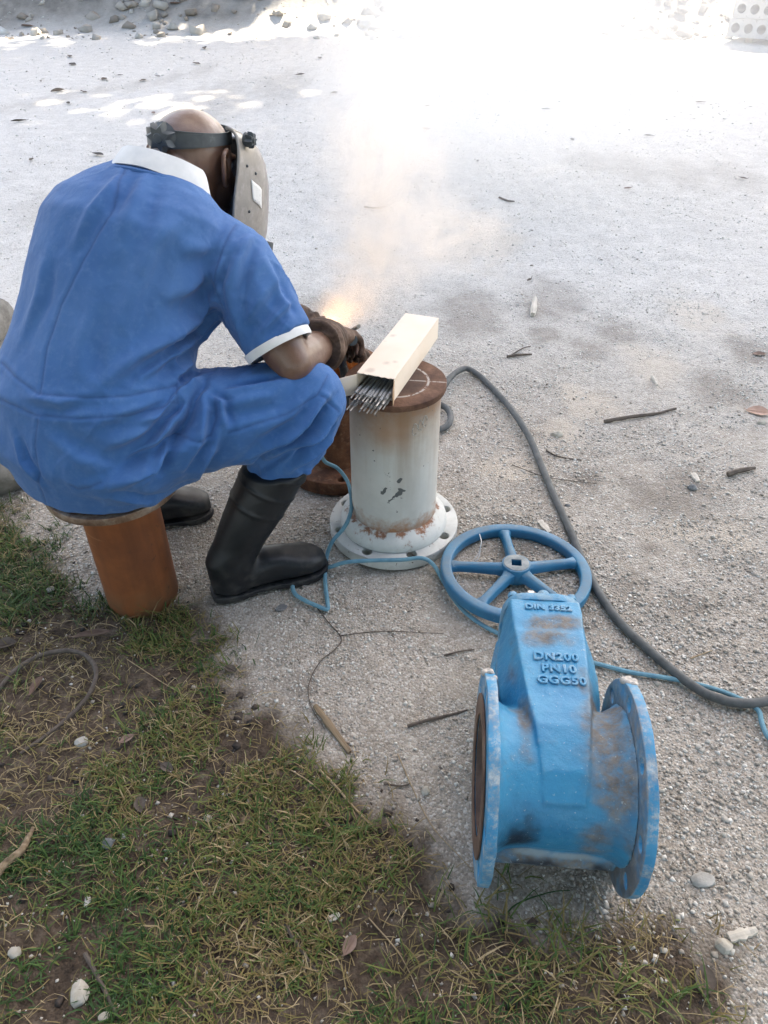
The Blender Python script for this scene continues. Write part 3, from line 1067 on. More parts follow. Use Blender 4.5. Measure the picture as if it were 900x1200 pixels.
def build_grass():
    rng = np.random.default_rng(33)
    # tufts
    n = 19000
    tx = rng.uniform(-1.5, .75, n); ty = rng.uniform(.30, 1.9, n)
    dens = soil_mask(tx, ty) * np.clip(.40 + 3.0 * fbm(p3(tx, ty, 7.5), 4, 61), .02, 1)
    right = sstep(-.15, .35, tx)
    dens = dens * (1 - .5 * right)
    left_far = sstep(1.25, 1.6, ty)
    dens = np.maximum(dens, .22 * left_far * soil_mask(tx, ty))
    keep = rng.random(n) < dens
    tx, ty = tx[keep], ty[keep]
    per = rng.integers(5, 13, len(tx))
    x = np.repeat(tx, per); y = np.repeat(ty, per)
    spread = rng.normal(0, .010, (2, len(x)))
    x = x + spread[0]; y = y + spread[1]
    tt = np.repeat(np.clip(.43 + .78 * fbm(p3(tx, ty, 4.5), 3, 71) + rng.normal(0, .17, len(tx)), 0, 1), per)
    tint = np.clip(tt + rng.normal(0, .13, len(x)), 0, 1)
    L = (.014 + .030 * rng.random(len(x))) * np.repeat(.7 + .6 * rng.random(len(tx)), per)
    m = blades('grass', x, y, L, .0006 + .0011 * rng.random(len(x)), .45 + 1.3 * rng.random(len(x)), tint, rng)
    tag(link('grass', m, M['grass'], smooth=False), kind='stuff')
    # dry litter lying flat
    n = 42000
    x = rng.uniform(-1.5, .8, n); y = rng.uniform(.32, 1.9, n)
    keep = rng.random(n) < soil_mask(x, y) * np.clip(.6 + fbm(p3(x, y, 6), 3, 81), .1, 1)
    x, y = x[keep], y[keep]
    m = blades('dry_grass_litter', x, y, .018 + .045 * rng.random(len(x)) ** 1.5, .0004 + .0007 * rng.random(len(x)), 1.1 + .5 * rng.random(len(x)),
               np.clip(rng.normal(.76, .15, len(x)), .50, 1), rng)
    tag(link('dry_grass_litter', m, M['grass'], smooth=False), kind='stuff')
    # dark scraps of dead leaf and bark in the lawn
    n = 2600
    x = rng.uniform(-1.3, .8, n); y = rng.uniform(.32, 1.7, n)
    keep = rng.random(n) < soil_mask(x, y) * np.clip(.45 + 1.3 * fbm(p3(x, y, 8), 3, 85), 0, 1)
    x, y = x[keep], y[keep]
    m = pebbles('leaf_scraps', x, y, .003 + .007 * rng.random(len(x)) ** 2, np.clip(rng.normal(.4, .3, len(x)), 0, 1), rng, sink=-.1, flat=.35)
    tag(link('leaf_scraps', m, M['leaf_scraps'], smooth=False), kind='stuff')
    # longer green clumps at the foot of the stool and in front of the valve
    clumps = [(195, 715), (175, 722), (380, 988), (560, 1060), (590, 1085), (620, 1120), (660, 1130), (690, 1150), (720, 1165), (640, 1160), (760, 1170), (520, 1090),
              (690, 1105), (30, 690), (20, 720), (540, 1130), (575, 1150), (800, 1180), (15, 640), (30, 800), (150, 860), (260, 1010), (600, 1030), (655, 1095), (480, 1130), (840, 1185)]
    X, Y, T = [], [], []
    for px, py in clumps:
        c = G(px, py)
        k = rng.integers(9, 20)
        X.append(c.x + rng.normal(0, .016, k)); Y.append(c.y + rng.normal(0, .016, k))
        T.append(np.clip(rng.normal(.45, .22, k), 0, 1))
    x, y, t = np.concatenate(X), np.concatenate(Y), np.concatenate(T)
    m = blades('long_grass', x, y, .04 + .055 * rng.random(len(x)), .0008 + .0010 * rng.random(len(x)), .5 + .9 * rng.random(len(x)), t, rng)
    tag(link('long_grass', m, M['grass'], smooth=False), kind='stuff')


build_grass()

# ------------------------------------------------------------------ stool: upturned flanged pipe
def bolt_ring(rad, n, hr, ph=0.0, seg=14):
    return [circle(hr, seg, (rad * math.cos(ph + 2 * math.pi * i / n), rad * math.sin(ph + 2 * math.pi * i / n))) for i in range(n)]


def build_stool():
    t = empty('flanged_pipe_stool', (-.588, 1.345, 0), (0, 0, R(15)))
    tag(t, 'orange-brown rusty pipe upturned as a stool under the seated man, flange on top', 'pipe')
    mb = MB()
    prof = [(.077, .012), (.0775, -.004), (.083, -.004), (.0845, .0), (.0845, .10), (.0848, .2), (.0845, .318), (.088, .325), (.077, .325), (.077, .012)]
    mb.lathe(prof, 64, closed=False)
    link('pipe', mb.mesh(), M['orange_pipe'], t)
    m = plate([circle(.1435, 72), circle(.078, 48)] + bolt_ring(.120, 8, .0115, .15), .326, .344, .002)
    link('flange', m, M['worn_steel'], t)


build_stool()

# ------------------------------------------------------------------ white spool
def build_white_spool():
    t = empty('white_pipe_spool', (.026, 1.595, 0))
    tag(t, 'short white-painted pipe spool standing upright on its bolted flange, rust stained, carrying the electrode box', 'pipe spool')
    mb = MB()
    mb.lathe([(.1095, .055), (.1098, .12), (.1095, .30), (.1093, .4285), (.101, .4285), (.101, .055)], 96, closed=True)
    link('pipe', mb.mesh(), M['old_white_paint'], t)
    mb = MB()
    mb.lathe([(.1095, .028), (.1400, .0285), (.1410, .036), (.1385, .048), (.1330, .056), (.1260, .0615), (.1180, .066), (.1105, .0715), (.1095, .0715)], 96, closed=True)
    m = mb.mesh()
    co = get_co(m)
    n = fbm(co * 40, 3, 5)
    co[:, 2] += n * .003 * (co[:, 2] > .03)
    set_co(m, co)
    link('collar', m, M['white_flange_paint'], t)
    m = plate([circle(.1705, 96), circle(.100, 48)] + bolt_ring(.1470, 8, .0135, .30), -.002, .028, .003)
    link('flange', m, M['white_flange_paint'], t)
    m = plate([circle(.1205, 72)], .4285, .4445, .002)
    co = get_co(m)
    r = np.hypot(co[:, 0], co[:, 1])
    set_co(m, co * np.stack([1 + .012 * fbm(co * 30, 2, 3) * (r > .1)] * 2 + [np.ones(len(co))], 1))
    link('blank_plate', m, M['rusty_plate'], t)
    # chalk marks near the top of the pipe
    mb = MB()
    def on_pipe(a, z):
        return Vector((.1102 * math.cos(a), .1102 * math.sin(a), z))
    for a0, z0, w, h in ((-1.15, .372, .055, .016), (-1.02, .379, .045, .014), (-.9, .386, .05, .015)):
        pts = [on_pipe(a0 + w * math.cos(s) * (1 + .2 * math.sin(2 * s)), z0 + h * math.sin(s)) for s in np.linspace(0, 5.6, 16)]
        mb.tube(pts, .0009, N=5)
    link('chalk_mark', mb.mesh(), M['chalk'], t)


build_white_spool()


def build_rusty_spool():
    t = empty('rusty_pipe_spool', (-.135, 1.90, 0))
    tag(t, 'dark rusty flanged pipe piece being welded behind the white spool', 'pipe spool')
    mb = MB()
    mb.lathe([(.095, .03), (.0955, .2), (.095, .315), (.085, .315), (.085, .03)], 64, closed=True)
    link('pipe', mb.mesh(), M['rust'], t)
    m = plate([circle(.166, 72), circle(.086, 40)] + bolt_ring(.142, 8, .0115, .1), -.002, .040, .004)
    link('flange', m, M['rust'], t)
    m = plate([circle(.128, 64), circle(.080, 40)] + bolt_ring(.108, 6, .008, .1), .306, .326, .002)
    link('top_ring', m, M['rust'], t)


build_rusty_spool()

# ------------------------------------------------------------------ handwheel
def build_wheel():
    c = G(604, 668, .03)
    t = empty('handwheel', (c.x, c.y, .016), (R(-3.5), R(1.0), 0))
    tag(t, 'blue five-spoked cast iron handwheel lying flat behind the blue valve', 'wheel')
    mb = MB()
    prof = []
    for i in range(28):
        a = 2 * math.pi * i / 28
        x, z = math.cos(a), math.sin(a)
        prof.append((.171 + .0138 * math.copysign(abs(x) ** .5, x), .008 + .0150 * math.copysign(abs(z) ** .42, z)))
    mb.lathe(prof, 128, closed=True)
    link('rim', mb.mesh(), M['wheel_paint'], t, angle=50)
    sp = MB()
    # each spoke: T section, widening into rim and hub
    for i, ang in enumerate((92, 14, -51, -129, 173)):
        d = Vector((math.cos(R(ang)), math.sin(R(ang)), 0)); s = Vector((-d.y, d.x, 0))
        st = MB()
        rings_ = []
        for r, w, zt, zb in ((.030, .020, .030, -.004), (.045, .0145, .028, -.002), (.10, .0125, .024, -.003), (.140, .0135, .021, -.003), (.156, .019, .021, -.004), (.164, .030, .018, -.004)):
            prof_ = [(-w, zb + .004), (-w * .95, zt - .007), (-w * .55, zt - .001), (-w * .3, zt), (w * .3, zt), (w * .55, zt - .001), (w * .95, zt - .007), (w, zb + .004), (w * .5, zb), (-w * .5, zb)]
            rings_.append([d * r + s * a * .86 + Vector((0, 0, b)) for a, b in prof_])
        st.rings(rings_)
        link('spoke', st.mesh(), M['wheel_paint'], t, angle=40)
    a = R(40)
    sq = [(.0165 * math.cos(a + k * math.pi / 2), .0165 * math.sin(a + k * math.pi / 2)) for k in range(4)]
    m = plate([circle(.0355, 40), sq], -.008, .036, .003)
    link('hub', m, M['wheel_paint'], t)
    # ring of bare metal on top of the hub
    m = plate([circle(.031, 40), [(x * 1.04, y * 1.04) for x, y in sq]], .036, .0375, .0005)
    link('hub_face', m, M['hub_grey'], t)
    m = plate([circle(.019, 20)], -.012, -.004, .0)  # dark disc in the square hole, standing in for its shade
    link('hub_bore_shade', m, M['rust'], t)
    # white tie wire hanging on the rim
    w = [(562, 626, .040), (564, 634, .044), (563, 641, .035), (561, 648, .022), (556, 655, .015), (552, 661, .008), (560, 655, .02), (563, 645, .03)]
    o = link('tie_wire', MB().tube(catmull([G(*p) for p in w], 5), .0013, N=6).mesh(), M['white_wire'])
    tag(o, 'white plastic tie wire knotted round the rim of the blue handwheel', 'wire')
    w = [(538, 672, .004), (534, 684, .004), (537, 697, .004), (545, 708, .004), (560, 716, .004), (580, 722, .004), (590, 716, .004), (600, 712, .004)]
    o = link('loose_wire', MB().tube(catmull([G(*p) for p in w], 5), .0012, N=6).mesh(), M['white_wire'])
    tag(o, 'thin pale wire lying on the gravel inside the blue handwheel', 'wire')


build_wheel()

# ------------------------------------------------------------------ gate valve
def rounded_ring(tw, mw, bw, zt, zb, y, n=5, cr=.014):
    """section of the bonnet across Y: narrow top, widest middle, narrow bottom"""
    zm = (zt + zb) / 2
    pts = [(-tw, zt), (tw, zt), (mw, zm + (zt - zm) * .35), (mw, zm + (zb - zm) * .35), (bw, zb), (-bw, zb), (-mw, zm + (zb - zm) * .35), (-mw, zm + (zt - zm) * .35)]
    out = []
    for i in range(8):
        a, b = Vector((*pts[i], 0)), Vector((*pts[(i + 1) % 8], 0))
        for k in range(n):
            p = a.lerp(b, k / n)
            out.append(Vector((p.x, y, p.y)))
    return out


def text_mesh(body, size, ext):
    cu = bpy.data.curves.new('txt', 'FONT')
    cu.body = body
    cu.size = size
    cu.extrude = ext
    cu.bevel_depth = ext * .5
    cu.bevel_resolution = 1
    cu.resolution_u = 3
    cu.align_x = 'CENTER'
    cu.align_y = 'CENTER'
    cu.space_character = 1.12
    o = bpy.data.objects.new('txt', cu)
    COL.objects.link(o)
    dg = bpy.context.evaluated_depsgraph_get()
    dg.update()
    m = bpy.data.meshes.new_from_object(o.evaluated_get(dg), depsgraph=dg)
    bpy.data.objects.remove(o)
    m.materials.clear()
    return m


def build_valve():
    t = empty('gate_valve', (.284, .728, 0), (0, 0, R(-4.5)))
    tag(t, 'large blue cast iron gate valve lying on its two flanges with raised lettering', 'valve')
    Z0 = .170
    # flanges, discs standing upright across X
    for sx in (-1, 1):
        m = plate([circle(.1715, 96), circle(.099, 64)] + bolt_ring(.1475, 8, .0128, R(22.5)), 0, .0175, .002)
        co = get_co(m)
        r = np.hypot(co[:, 0], co[:, 1])
        co += get_no(m) * (.0018 * fbm(co * 38, 3, 8 + sx) * (r > .16))[:, None]
        set_co(m, co)
        xform(m, Matrix.Translation((sx * .1235 - (.0175 if sx > 0 else 0), 0, Z0)) @ Matrix.Rotation(R(90), 4, 'Y') @ Matrix.Rotation(R(90), 4, 'Z'))
        f = link('flange', m, M['blue_flange_paint'], t)
        # raised machined face, rusty
        m = plate([circle(.133, 72), circle(.099, 64)], 0, .003, .0006)
        xform(m, Matrix.Translation((sx * .1245 - (.0 if sx > 0 else .003), 0, Z0)) @ Matrix.Rotation(R(90), 4, 'Y'))
        link('sealing_face', m, M['flange_face'], f)
        # lump of dried mortar on the rim
        mb = MB()
        for k in range(9):
            a = R(52) + random.uniform(-.13, .13)
            rr = .1715 + random.uniform(-.003, .002)
            mb.sphere((sx * .115 + random.uniform(-.010, .010), rr * math.cos(a), Z0 + rr * math.sin(a)), random.uniform(.004, .008), nu=8, nv=6)
        m = remesh(mb, .002, 2)
        link('mortar_lump', m, M['concrete_spatter'], f)
    # bore lining seen through the flange
    mb = MB()
    Rx = Matrix.Translation((0, 0, Z0)) @ Matrix.Rotation(R(90), 4, 'Y')
    mb.lathe([(.0985, -.123), (.0985, .123), (.096, .123), (.096, -.123)], 64, M=Rx, closed=True)
    mb.lathe([(.0001, -.004), (.096, -.004), (.096, .004), (.0001, .004)], 64, M=Rx)
    link('bore', mb.mesh(), M['flange_face'], t)
    # body: barrel + fairings + wedge housing
    mb = MB()
    mb.lathe([(.105, -.108), (.130, -.1055), (.121, -.095), (.113, -.08), (.1095, -.05), (.109, 0), (.1095, .05), (.113, .08), (.121, .095), (.130, .1055), (.105, .108)], 64, M=Rx, cap=True)
    secs = [(-.106, .029, .034, .033, -.006, -.030), (-.088, .032, .040, .037, .071, -.070), (-.052, .036, .050, .041, .1015, -.100), (-.010, .041, .060, .045, .1165, -.120), (.018, .0435, .064, .047, .1235, -.120),
            (.045, .0465, .068, .048, .1215, -.117), (.08, .051, .076, .052, .1165, -.112), (.13, .055, .088, .055, .1135, -.106), (.18, .059, .091, .058, .1105, -.10), (.23, .062, .089, .060, .1080, -.095),
            (.245, .063, .086, .061, .1035, -.092), (.275, .0645, .082, .0625, .1020, -.090), (.288, .0655, .079, .063, .1010, -.089), (.302, .066, .076, .0635, .0985, -.088), (.326, .066, .074, .064, .0955, -.086)]
    mb.rings([[p + Vector((0, 0, Z0)) for p in rounded_ring(tw, mw, bw, zt, zb, y)] for y, tw, mw, bw, zt, zb in secs])
    # oval parting flange half way down the housing
    mb2 = []
    for y, a in ((.105, .060), (.115, .089), (.15, .100), (.2, .101), (.25, .096), (.30, .086), (.32, .07)):
        mb2.append((Vector((0, y, Z0 - .028)), a))
    mb.rings([[c + Vector((a * math.copysign(abs(math.cos(s)) ** .5, math.cos(s)), 0, .045 * math.copysign(abs(math.sin(s)) ** .5, math.sin(s)))) for s in np.linspace(0, 2 * math.pi, 33)[:-1]] for c, a in mb2])
    # cast foot ledge under the near side of the barrel
    mb.box((0, -.086, Z0 - .080), (.20, .030, .034), Matrix.Rotation(R(-20), 3, 'X'))
    m = remesh(mb, .0027, 4, .5)
    co = get_co(m)
    no = get_no(m)
    co += no * (.0009 * fbm(co * 70, 3, 4) + .0012 * fbm(co * 22, 2, 5))[:, None]
    set_co(m, co)
    # stains: dust on the shoulders and recess, soot low on the left, rust coloured silt on the right
    def stains(pts, seed):
        out = np.zeros(len(co))
        nz = fbm(co * 26, 4, seed) * .75
        for x, y, z, rx, ry, rz in pts:
            d = np.sqrt(((co[:, 0] - x) / rx) ** 2 + ((co[:, 1] - y) / ry) ** 2 + ((co[:, 2] - Z0 - z) / rz) ** 2)
            out = np.maximum(out, sstep(1.2, .45, d + nz))
        return out
    add_attr(m, 'dirt', stains([(.0, .258, .105, .062, .028, .02), (.070, .02, .09, .045, .13, .09), (.085, -.06, .05, .05, .075, .12), (.07, -.08, .0, .05, .05, .07), (-.06, .03, .10, .02, .06, .05),
                                (.0, -.09, -.085, .13, .05, .03), (.045, .10, .09, .02, .05, .04), (-.055, .16, .05, .02, .05, .05), (.09, .05, .06, .02, .06, .07), (.0, .22, .107, .05, .03, .01)], 71))
    add_attr(m, 'soot', stains([(-.075, -.085, .005, .035, .05, .035), (-.05, -.08, .03, .02, .03, .03), (.05, -.09, -.10, .08, .03, .02), (-.03, -.10, -.10, .09, .03, .025)], 72))
    add_attr(m, 'chalky', stains([(-.03, -.09, -.064, .05, .02, .010), (.03, -.092, -.066, .07, .02, .008)], 73))
    body = link('body', m, M['blue_paint'], t, angle=None)
    bvh = BVHTree.FromPolygons([v.co.copy() for v in m.vertices], [tuple(p.vertices) for p in m.polygons])
    # cast lettering on the upper facet
    for txt, y, xo, sz in (('DN200', .168, .004, .024), ('PN10', .140, .006, .024), ('GGG50', .113, .008, .024), ('DIN 3352', .300, .004, .0195)):
        tm = text_mesh(txt, sz, .0024)
        co = get_co(tm)
        z0 = co[:, 2].copy()
        xs = co[:, 0] + xo
        ys = co[:, 1] + y
        out = np.zeros_like(co)
        for i in range(len(co)):
            hit = bvh.ray_cast(Vector((xs[i], ys[i], .6)), Vector((0, 0, -1)))
            out[i] = (xs[i], ys[i], (hit[0].z if hit[0] else Z0 + .11) + z0[i] + .0002)
        set_co(tm, out)
        link('cast_lettering', tm, M['blue_paint'], body, smooth=False)
    # top plate of the bonnet, with bolts and the gland
    outl = []
    for s in np.linspace(0, 2 * math.pi, 49)[:-1]:
        outl.append((.079 * math.copysign(abs(math.cos(s)) ** .55, math.cos(s)), .010 + .094 * math.copysign(abs(math.sin(s)) ** .55, math.sin(s))))
    m = plate([outl], 0, .020, .004)
    xform(m, Matrix.Translation((0, .343, Z0 - .004)) @ Matrix.Rotation(R(90), 4, 'X'))
    co = get_co(m)
    co += get_no(m) * (.0012 * fbm(co * 45, 3, 9))[:, None]
    set_co(m, co)
    cap = link('bonnet_plate', m, M['blue_paint'], t)
    Ry = Matrix.Rotation(R(-90), 4, 'X')
    for x, z, r, h, mt in ((-.022, .080, .0115, .022, 'bare_metal'), (.004, .074, .0130, .030, 'blue_paint'), (.055, .085, .010, .012, 'blue_paint'), (-.058, .085, .010, .012, 'blue_paint')):
        mb = MB()
        mb.lathe([(r, .0), (r, h * .7), (r * .9, h * .92), (r * .55, h), (.0005, h)], 6 if mt == 'bare_metal' else 14, M=Matrix.Translation((x, .343, Z0 + z - .006)) @ Ry, cap=True)
        link('bolt', mb.mesh(), M[mt], cap, angle=30)
    mb = MB()
    mb.lathe([(.05, 0), (.048, .02), (.036, .028), (.034, .055), (.024, .06), (.0145, .062), (.0145, .13), (.013, .135), (.0005, .135)], 32, M=Matrix.Translation((0, .342, Z0 - .075)) @ Ry, cap=True)
    link('gland', mb.mesh(), M['blue_paint'], t)


build_valve()

# ------------------------------------------------------------------ electrode box on the white spool
BOX_O = Vector((-.019, 1.512, .4450))
BOX_A = Vector((.343, .94, .0)).normalized()
BOX_B = Vector((BOX_A.y, -BOX_A.x, 0))


def build_box():
    t = empty('electrode_box', BOX_O, (0, 0, math.atan2(BOX_A.y, BOX_A.x)))
    tag(t, 'open cardboard carton of welding rods lying on top of the white pipe spool', 'carton')
    # local: +x along the carton, +y to its left (world -B), z up
    L, W, Hh, th = .335, .088, .056, .0014
    def panel(name, corners, mat, n=8, curl=0.0, parent=t, rag=0):
        c = [Vector(p) for p in corners]
        nrm = (c[1] - c[0]).cross(c[3] - c[0]).normalized()
        vs, fs = [], []
        for side in (0, 1):
            for j in range(n + 1):
                for i in range(n + 1):
                    a = c[0].lerp(c[1], i / n); b = c[3].lerp(c[2], i / n)
                    p = a.lerp(b, j / n) + nrm * (curl * math.sin(math.pi * i / n) * math.sin(math.pi * j / n) - side * th)
                    if rag and i == 0:
                        p += (c[1] - c[0]).normalized() * rag * math.sin(j * 2.7) * .6
                    vs.append(p)
        N2 = (n + 1) ** 2
        def q(i, j): return j * (n + 1) + i
        for j in range(n):
            for i in range(n):
                fs.append((q(i, j), q(i + 1, j), q(i + 1, j + 1), q(i, j + 1)))
                fs.append((N2 + q(i, j + 1), N2 + q(i + 1, j + 1), N2 + q(i + 1, j), N2 + q(i, j)))
        for k in range(n):
            for a, b in (((k, 0), (k + 1, 0)), ((k + 1, n), (k, n)), ((0, k + 1), (0, k)), ((n, k), (n, k + 1))):
                A, B = q(*a), q(*b)
                fs.append((B, A, N2 + A, N2 + B))
        mb = MB().add(vs, fs)
        return link(name, mb.mesh(), mat, parent, angle=40)
    w = W / 2
    panel('lid', [(0, -w, Hh), (L, -w, Hh), (L, w, Hh), (0, w, Hh)], M['cardboard'], 12, .0022, rag=.003)
    panel('base_panel', [(0, w, .001), (L, w, .001), (L, -w, .001), (0, -w, .001)], M['cardboard_inside'])
    panel('side_panel', [(0, -w, .001), (L, -w, .001), (L, -w, Hh - .0016), (0, -w, Hh - .0016)], M['cardboard'], 8, .002)
    panel('side_panel', [(L, w, .001), (0, w, .001), (0, w, Hh - .0016), (L, w, Hh - .0016)], M['cardboard'], 8, .001)
    panel('end_panel', [(L, -w + .002, .002), (L, w - .002, .002), (L, w - .002, Hh - .002), (L, -w + .002, Hh - .002)], M['cardboard'], 4)
    panel('flap', [(-.002, w, .003), (-.034, w + .031, .006), (-.034, w + .031, Hh - .004), (-.002, w, Hh - .003)], M['cardboard'], 6, -.003)
    panel('flap', [(-.002, -w, .002), (-.020, -w - .004, .000), (-.020, -w - .004, Hh - .018), (-.002, -w, Hh - .003)], M['cardboard_torn'], 6, .003)
    # rods
    rot = t.rotation_euler.z
    proto = None
    rr = random.Random(5)
    slots = [(i, j) for j in range(3) for i in range(9 - (j % 2))]
    for k, (i, j) in enumerate(slots):
        y = (i - 4 + (j % 2) * .5) * .0092 + rr.uniform(-.001, .001)
        x = -.058 + rr.uniform(-.022, .016) - .012 * (i > 6)
        z = .0065 + j * .0076 + rr.uniform(0, .001)
        yaw = rr.uniform(-.012, .012) - .045 * (i - 4) / 4
        if proto is None:
            r0 = empty('welding_electrode')
            mb = MB(); mb.tube([(.026, 0, 0), (.045, 0, 0), (.30, 0, 0)], .0036, N=8)
            link('coating', mb.mesh(), M['electrode_coating'], r0)
            mb = MB(); mb.tube([(.0, 0, 0), (.030, 0, 0)], .0019, N=7)
            link('core_wire', mb.mesh(), M['electrode_core'], r0)
            proto = r0
            r = r0
        else:
            r = proto.copy(); COL.objects.link(r)
            for ch in list(proto.children):
                c = ch.copy(); COL.objects.link(c); c.parent = r
        nth = ('first', 'second', 'third', 'fourth', 'fifth', 'sixth', 'seventh', 'eighth', 'ninth')[i]
        tag(r, 'grey welding rod in the carton, %s layer, %s from the right' % (('bottom', 'middle', 'top')[j], nth), 'welding rod', 'welding rods in the open carton')
        p = Matrix.Rotation(rot, 3, 'Z') @ Vector((x, y, z)) + BOX_O
        r.location = p
        r.rotation_euler = (0, R(.6) + rr.uniform(0, .02), rot + yaw)


build_box()

# ------------------------------------------------------------------ cables
def px_path(pts, n=7):
    return catmull([G(x, y, z) for x, y, z in pts], n)


path = [(430, 512, .012), (470, 506, .012), (500, 507, .012), (514, 504, .012), (525, 498, .013), (528, 488, .014), (523, 478, .014), (510, 473, .014), (492, 474, .014), (494, 470, .034),
        (515, 460, .036), (529, 441, .030), (545, 432, .02), (560, 439, .012), (578, 456, .011), (600, 481, .011), (620, 512, .011), (634, 545, .011), (650, 583, .011), (668, 622, .011),
        (684, 660, .011), (703, 697, .011), (728, 731, .011), (765, 766, .011), (800, 795, .011), (832, 815, .013), (868, 824, .012), (905, 820, .011), (960, 800, .011), (1060, 770, .011)]
pts = [Vector((-.105, 1.72, .47)), Vector((-.100, 1.70, .42)), Vector((-.09, 1.72, .33)), Vector((-.06, 1.75, .2)), Vector((-.01, 1.78, .06)), Vector((.02, 1.85, .014))]
full = catmull(pts + [G(*p) for p in path], 6)
o = link('welding_cable', MB().tube(full, .0103, N=12).mesh(), M['cable_rubber'])
tag(o, 'thick dark grey welding cable looping from behind the white spool across the gravel', 'cable')
path = [(372, 520, .24), (380, 540, .16), (396, 549, .12), (408, 566, .10), (412, 590, .092), (409, 607, .085), (402, 620, .060), (390, 634, .040), (383, 652, .008), (381, 680, .006), (384, 708, .006), (383, 714, .006), (374, 711, .006), (358, 704, .006),
        (346, 696, .006), (343, 686, .006), (350, 676, .006), (366, 669, .006), (385, 665, .008), (405, 659, .030), (430, 657, .032), (470, 656, .032), (494, 654, .033), (508, 662, .022), (519, 680, .012), (532, 702, .007),
        (548, 720, .006), (575, 738, .006), (620, 757, .006), (665, 770, .006), (700, 778, .006), (740, 788, .006), (790, 796, .006), (832, 806, .006), (865, 818, .006), (888, 832, .006), (893, 848, .006), (902, 866, .006), (930, 890, .006)]
o = link('blue_cord', MB().tube(px_path(path, 6), .0052, N=9).mesh(), M['blue_cord'])
tag(o, 'thin pale blue cord looped by the boot, over the white flange and past the handwheel', 'cord')

# ------------------------------------------------------------------ person
PO = Vector((-.60, 1.41, 0))                     # foot of the figure's own axis (the seat)
FW = Vector((.47, .88, 0)).normalized()          # torso faces away and to the right
RT = Vector((FW.y, -FW.x, 0))
UPZ = Vector((0, 0, 1))
PELV = Vector((-.620, 1.380, .452))
NECK = Vector((-.463, 1.638, .862))
SHO_R = Vector((-.314, 1.530, .757))
SHO_L = Vector((-.610, 1.705, .785))
ELB_R = Vector((-.188, 1.425, .578))
WRI_R = Vector((-.128, 1.640, .525))
HAND_R = Vector((-.100, 1.712, .500))
ELB_L = Vector((-.40, 1.93, .490))
WRI_L = Vector((-.165, 1.87, .425))
HAND_L = Vector((-.092, 1.85, .412))
HIP_R = Vector((-.530, 1.335, .455))
HIP_L = Vector((-.700, 1.440, .455))
KNE_R = Vector((-.165, 1.435, .485))
KNE_L = Vector((-.560, 1.86, .485))
ANK_R = Vector((-.362, 1.352, .085))
ANK_L = Vector((-.648, 1.612, .085))
HC = Vector((-.408, 1.764, .872))
AZ = R(66)
HP = R(4)
HF = Vector((math.cos(AZ) * math.cos(HP), math.sin(AZ) * math.cos(HP), -math.sin(HP)))
HR = Vector((math.sin(AZ), -math.cos(AZ), 0))
HU = HR.cross(HF)


def hp(f, r, u):
    return HC + HF * f + HR * r + HU * u


HM = Matrix((HF, HR, HU)).transposed()           # columns: forward, right, up
TU = (NECK - PELV).normalized()


def finger_chain(mb, base, dirs, seg, r):
    p = Vector(base)
    pts, rad = [p], [r]
    for i, (d, s) in enumerate(zip(dirs, seg)):
        p = p + Vector(d).normalized() * s
        pts.append(p)
        rad.append(r * (1 - .11 * (i + 1)))
    mb.limb(pts, rad, N=10)


def hand(mb, wrist, fdir, pdir, scale, side, curl, fat=1.0):
    """palm, four unequal fingers curling towards pdir, and a thumb from the side of the palm"""
    f = Vector(fdir).normalized()
    p = (Vector(pdir) - f * Vector(pdir).dot(f)).normalized()
    s = f.cross(p) * side                    # towards the thumb side
    k = scale
    M3 = Matrix((f, s, p)).transposed()
    mb.sphere(wrist + f * .048 * k, (.052 * k, .041 * k, .0175 * k * fat), M=M3)
    mb.sphere(wrist + f * .030 * k + s * .012 * k + p * .006 * k, (.034 * k, .028 * k, .019 * k * fat), M=M3)
    for i, (off, ln) in enumerate(((.028, .94), (.0095, 1.0), (-.0095, .95), (-.028, .78))):
        b = wrist + f * (.086 - .006 * abs(i - 1)) * k + s * off * k
        c = curl[i]
        dirs = []
        for j in range(3):
            a = c * (.55 + .9 * j)
            dirs.append(f * math.cos(a) + p * math.sin(a) + s * off * .8)
        finger_chain(mb, b, dirs, [.040 * ln * k, .026 * ln * k, .021 * ln * k], .0092 * k * fat)
    b = wrist + f * .028 * k + s * .030 * k + p * .008 * k
    finger_chain(mb, b, [f * .6 + s * .65 + p * .35, f * .75 + s * .1 + p * .7, f * .7 - s * .35 + p * .6], [.036 * k, .031 * k, .024 * k], .0108 * k * fat)


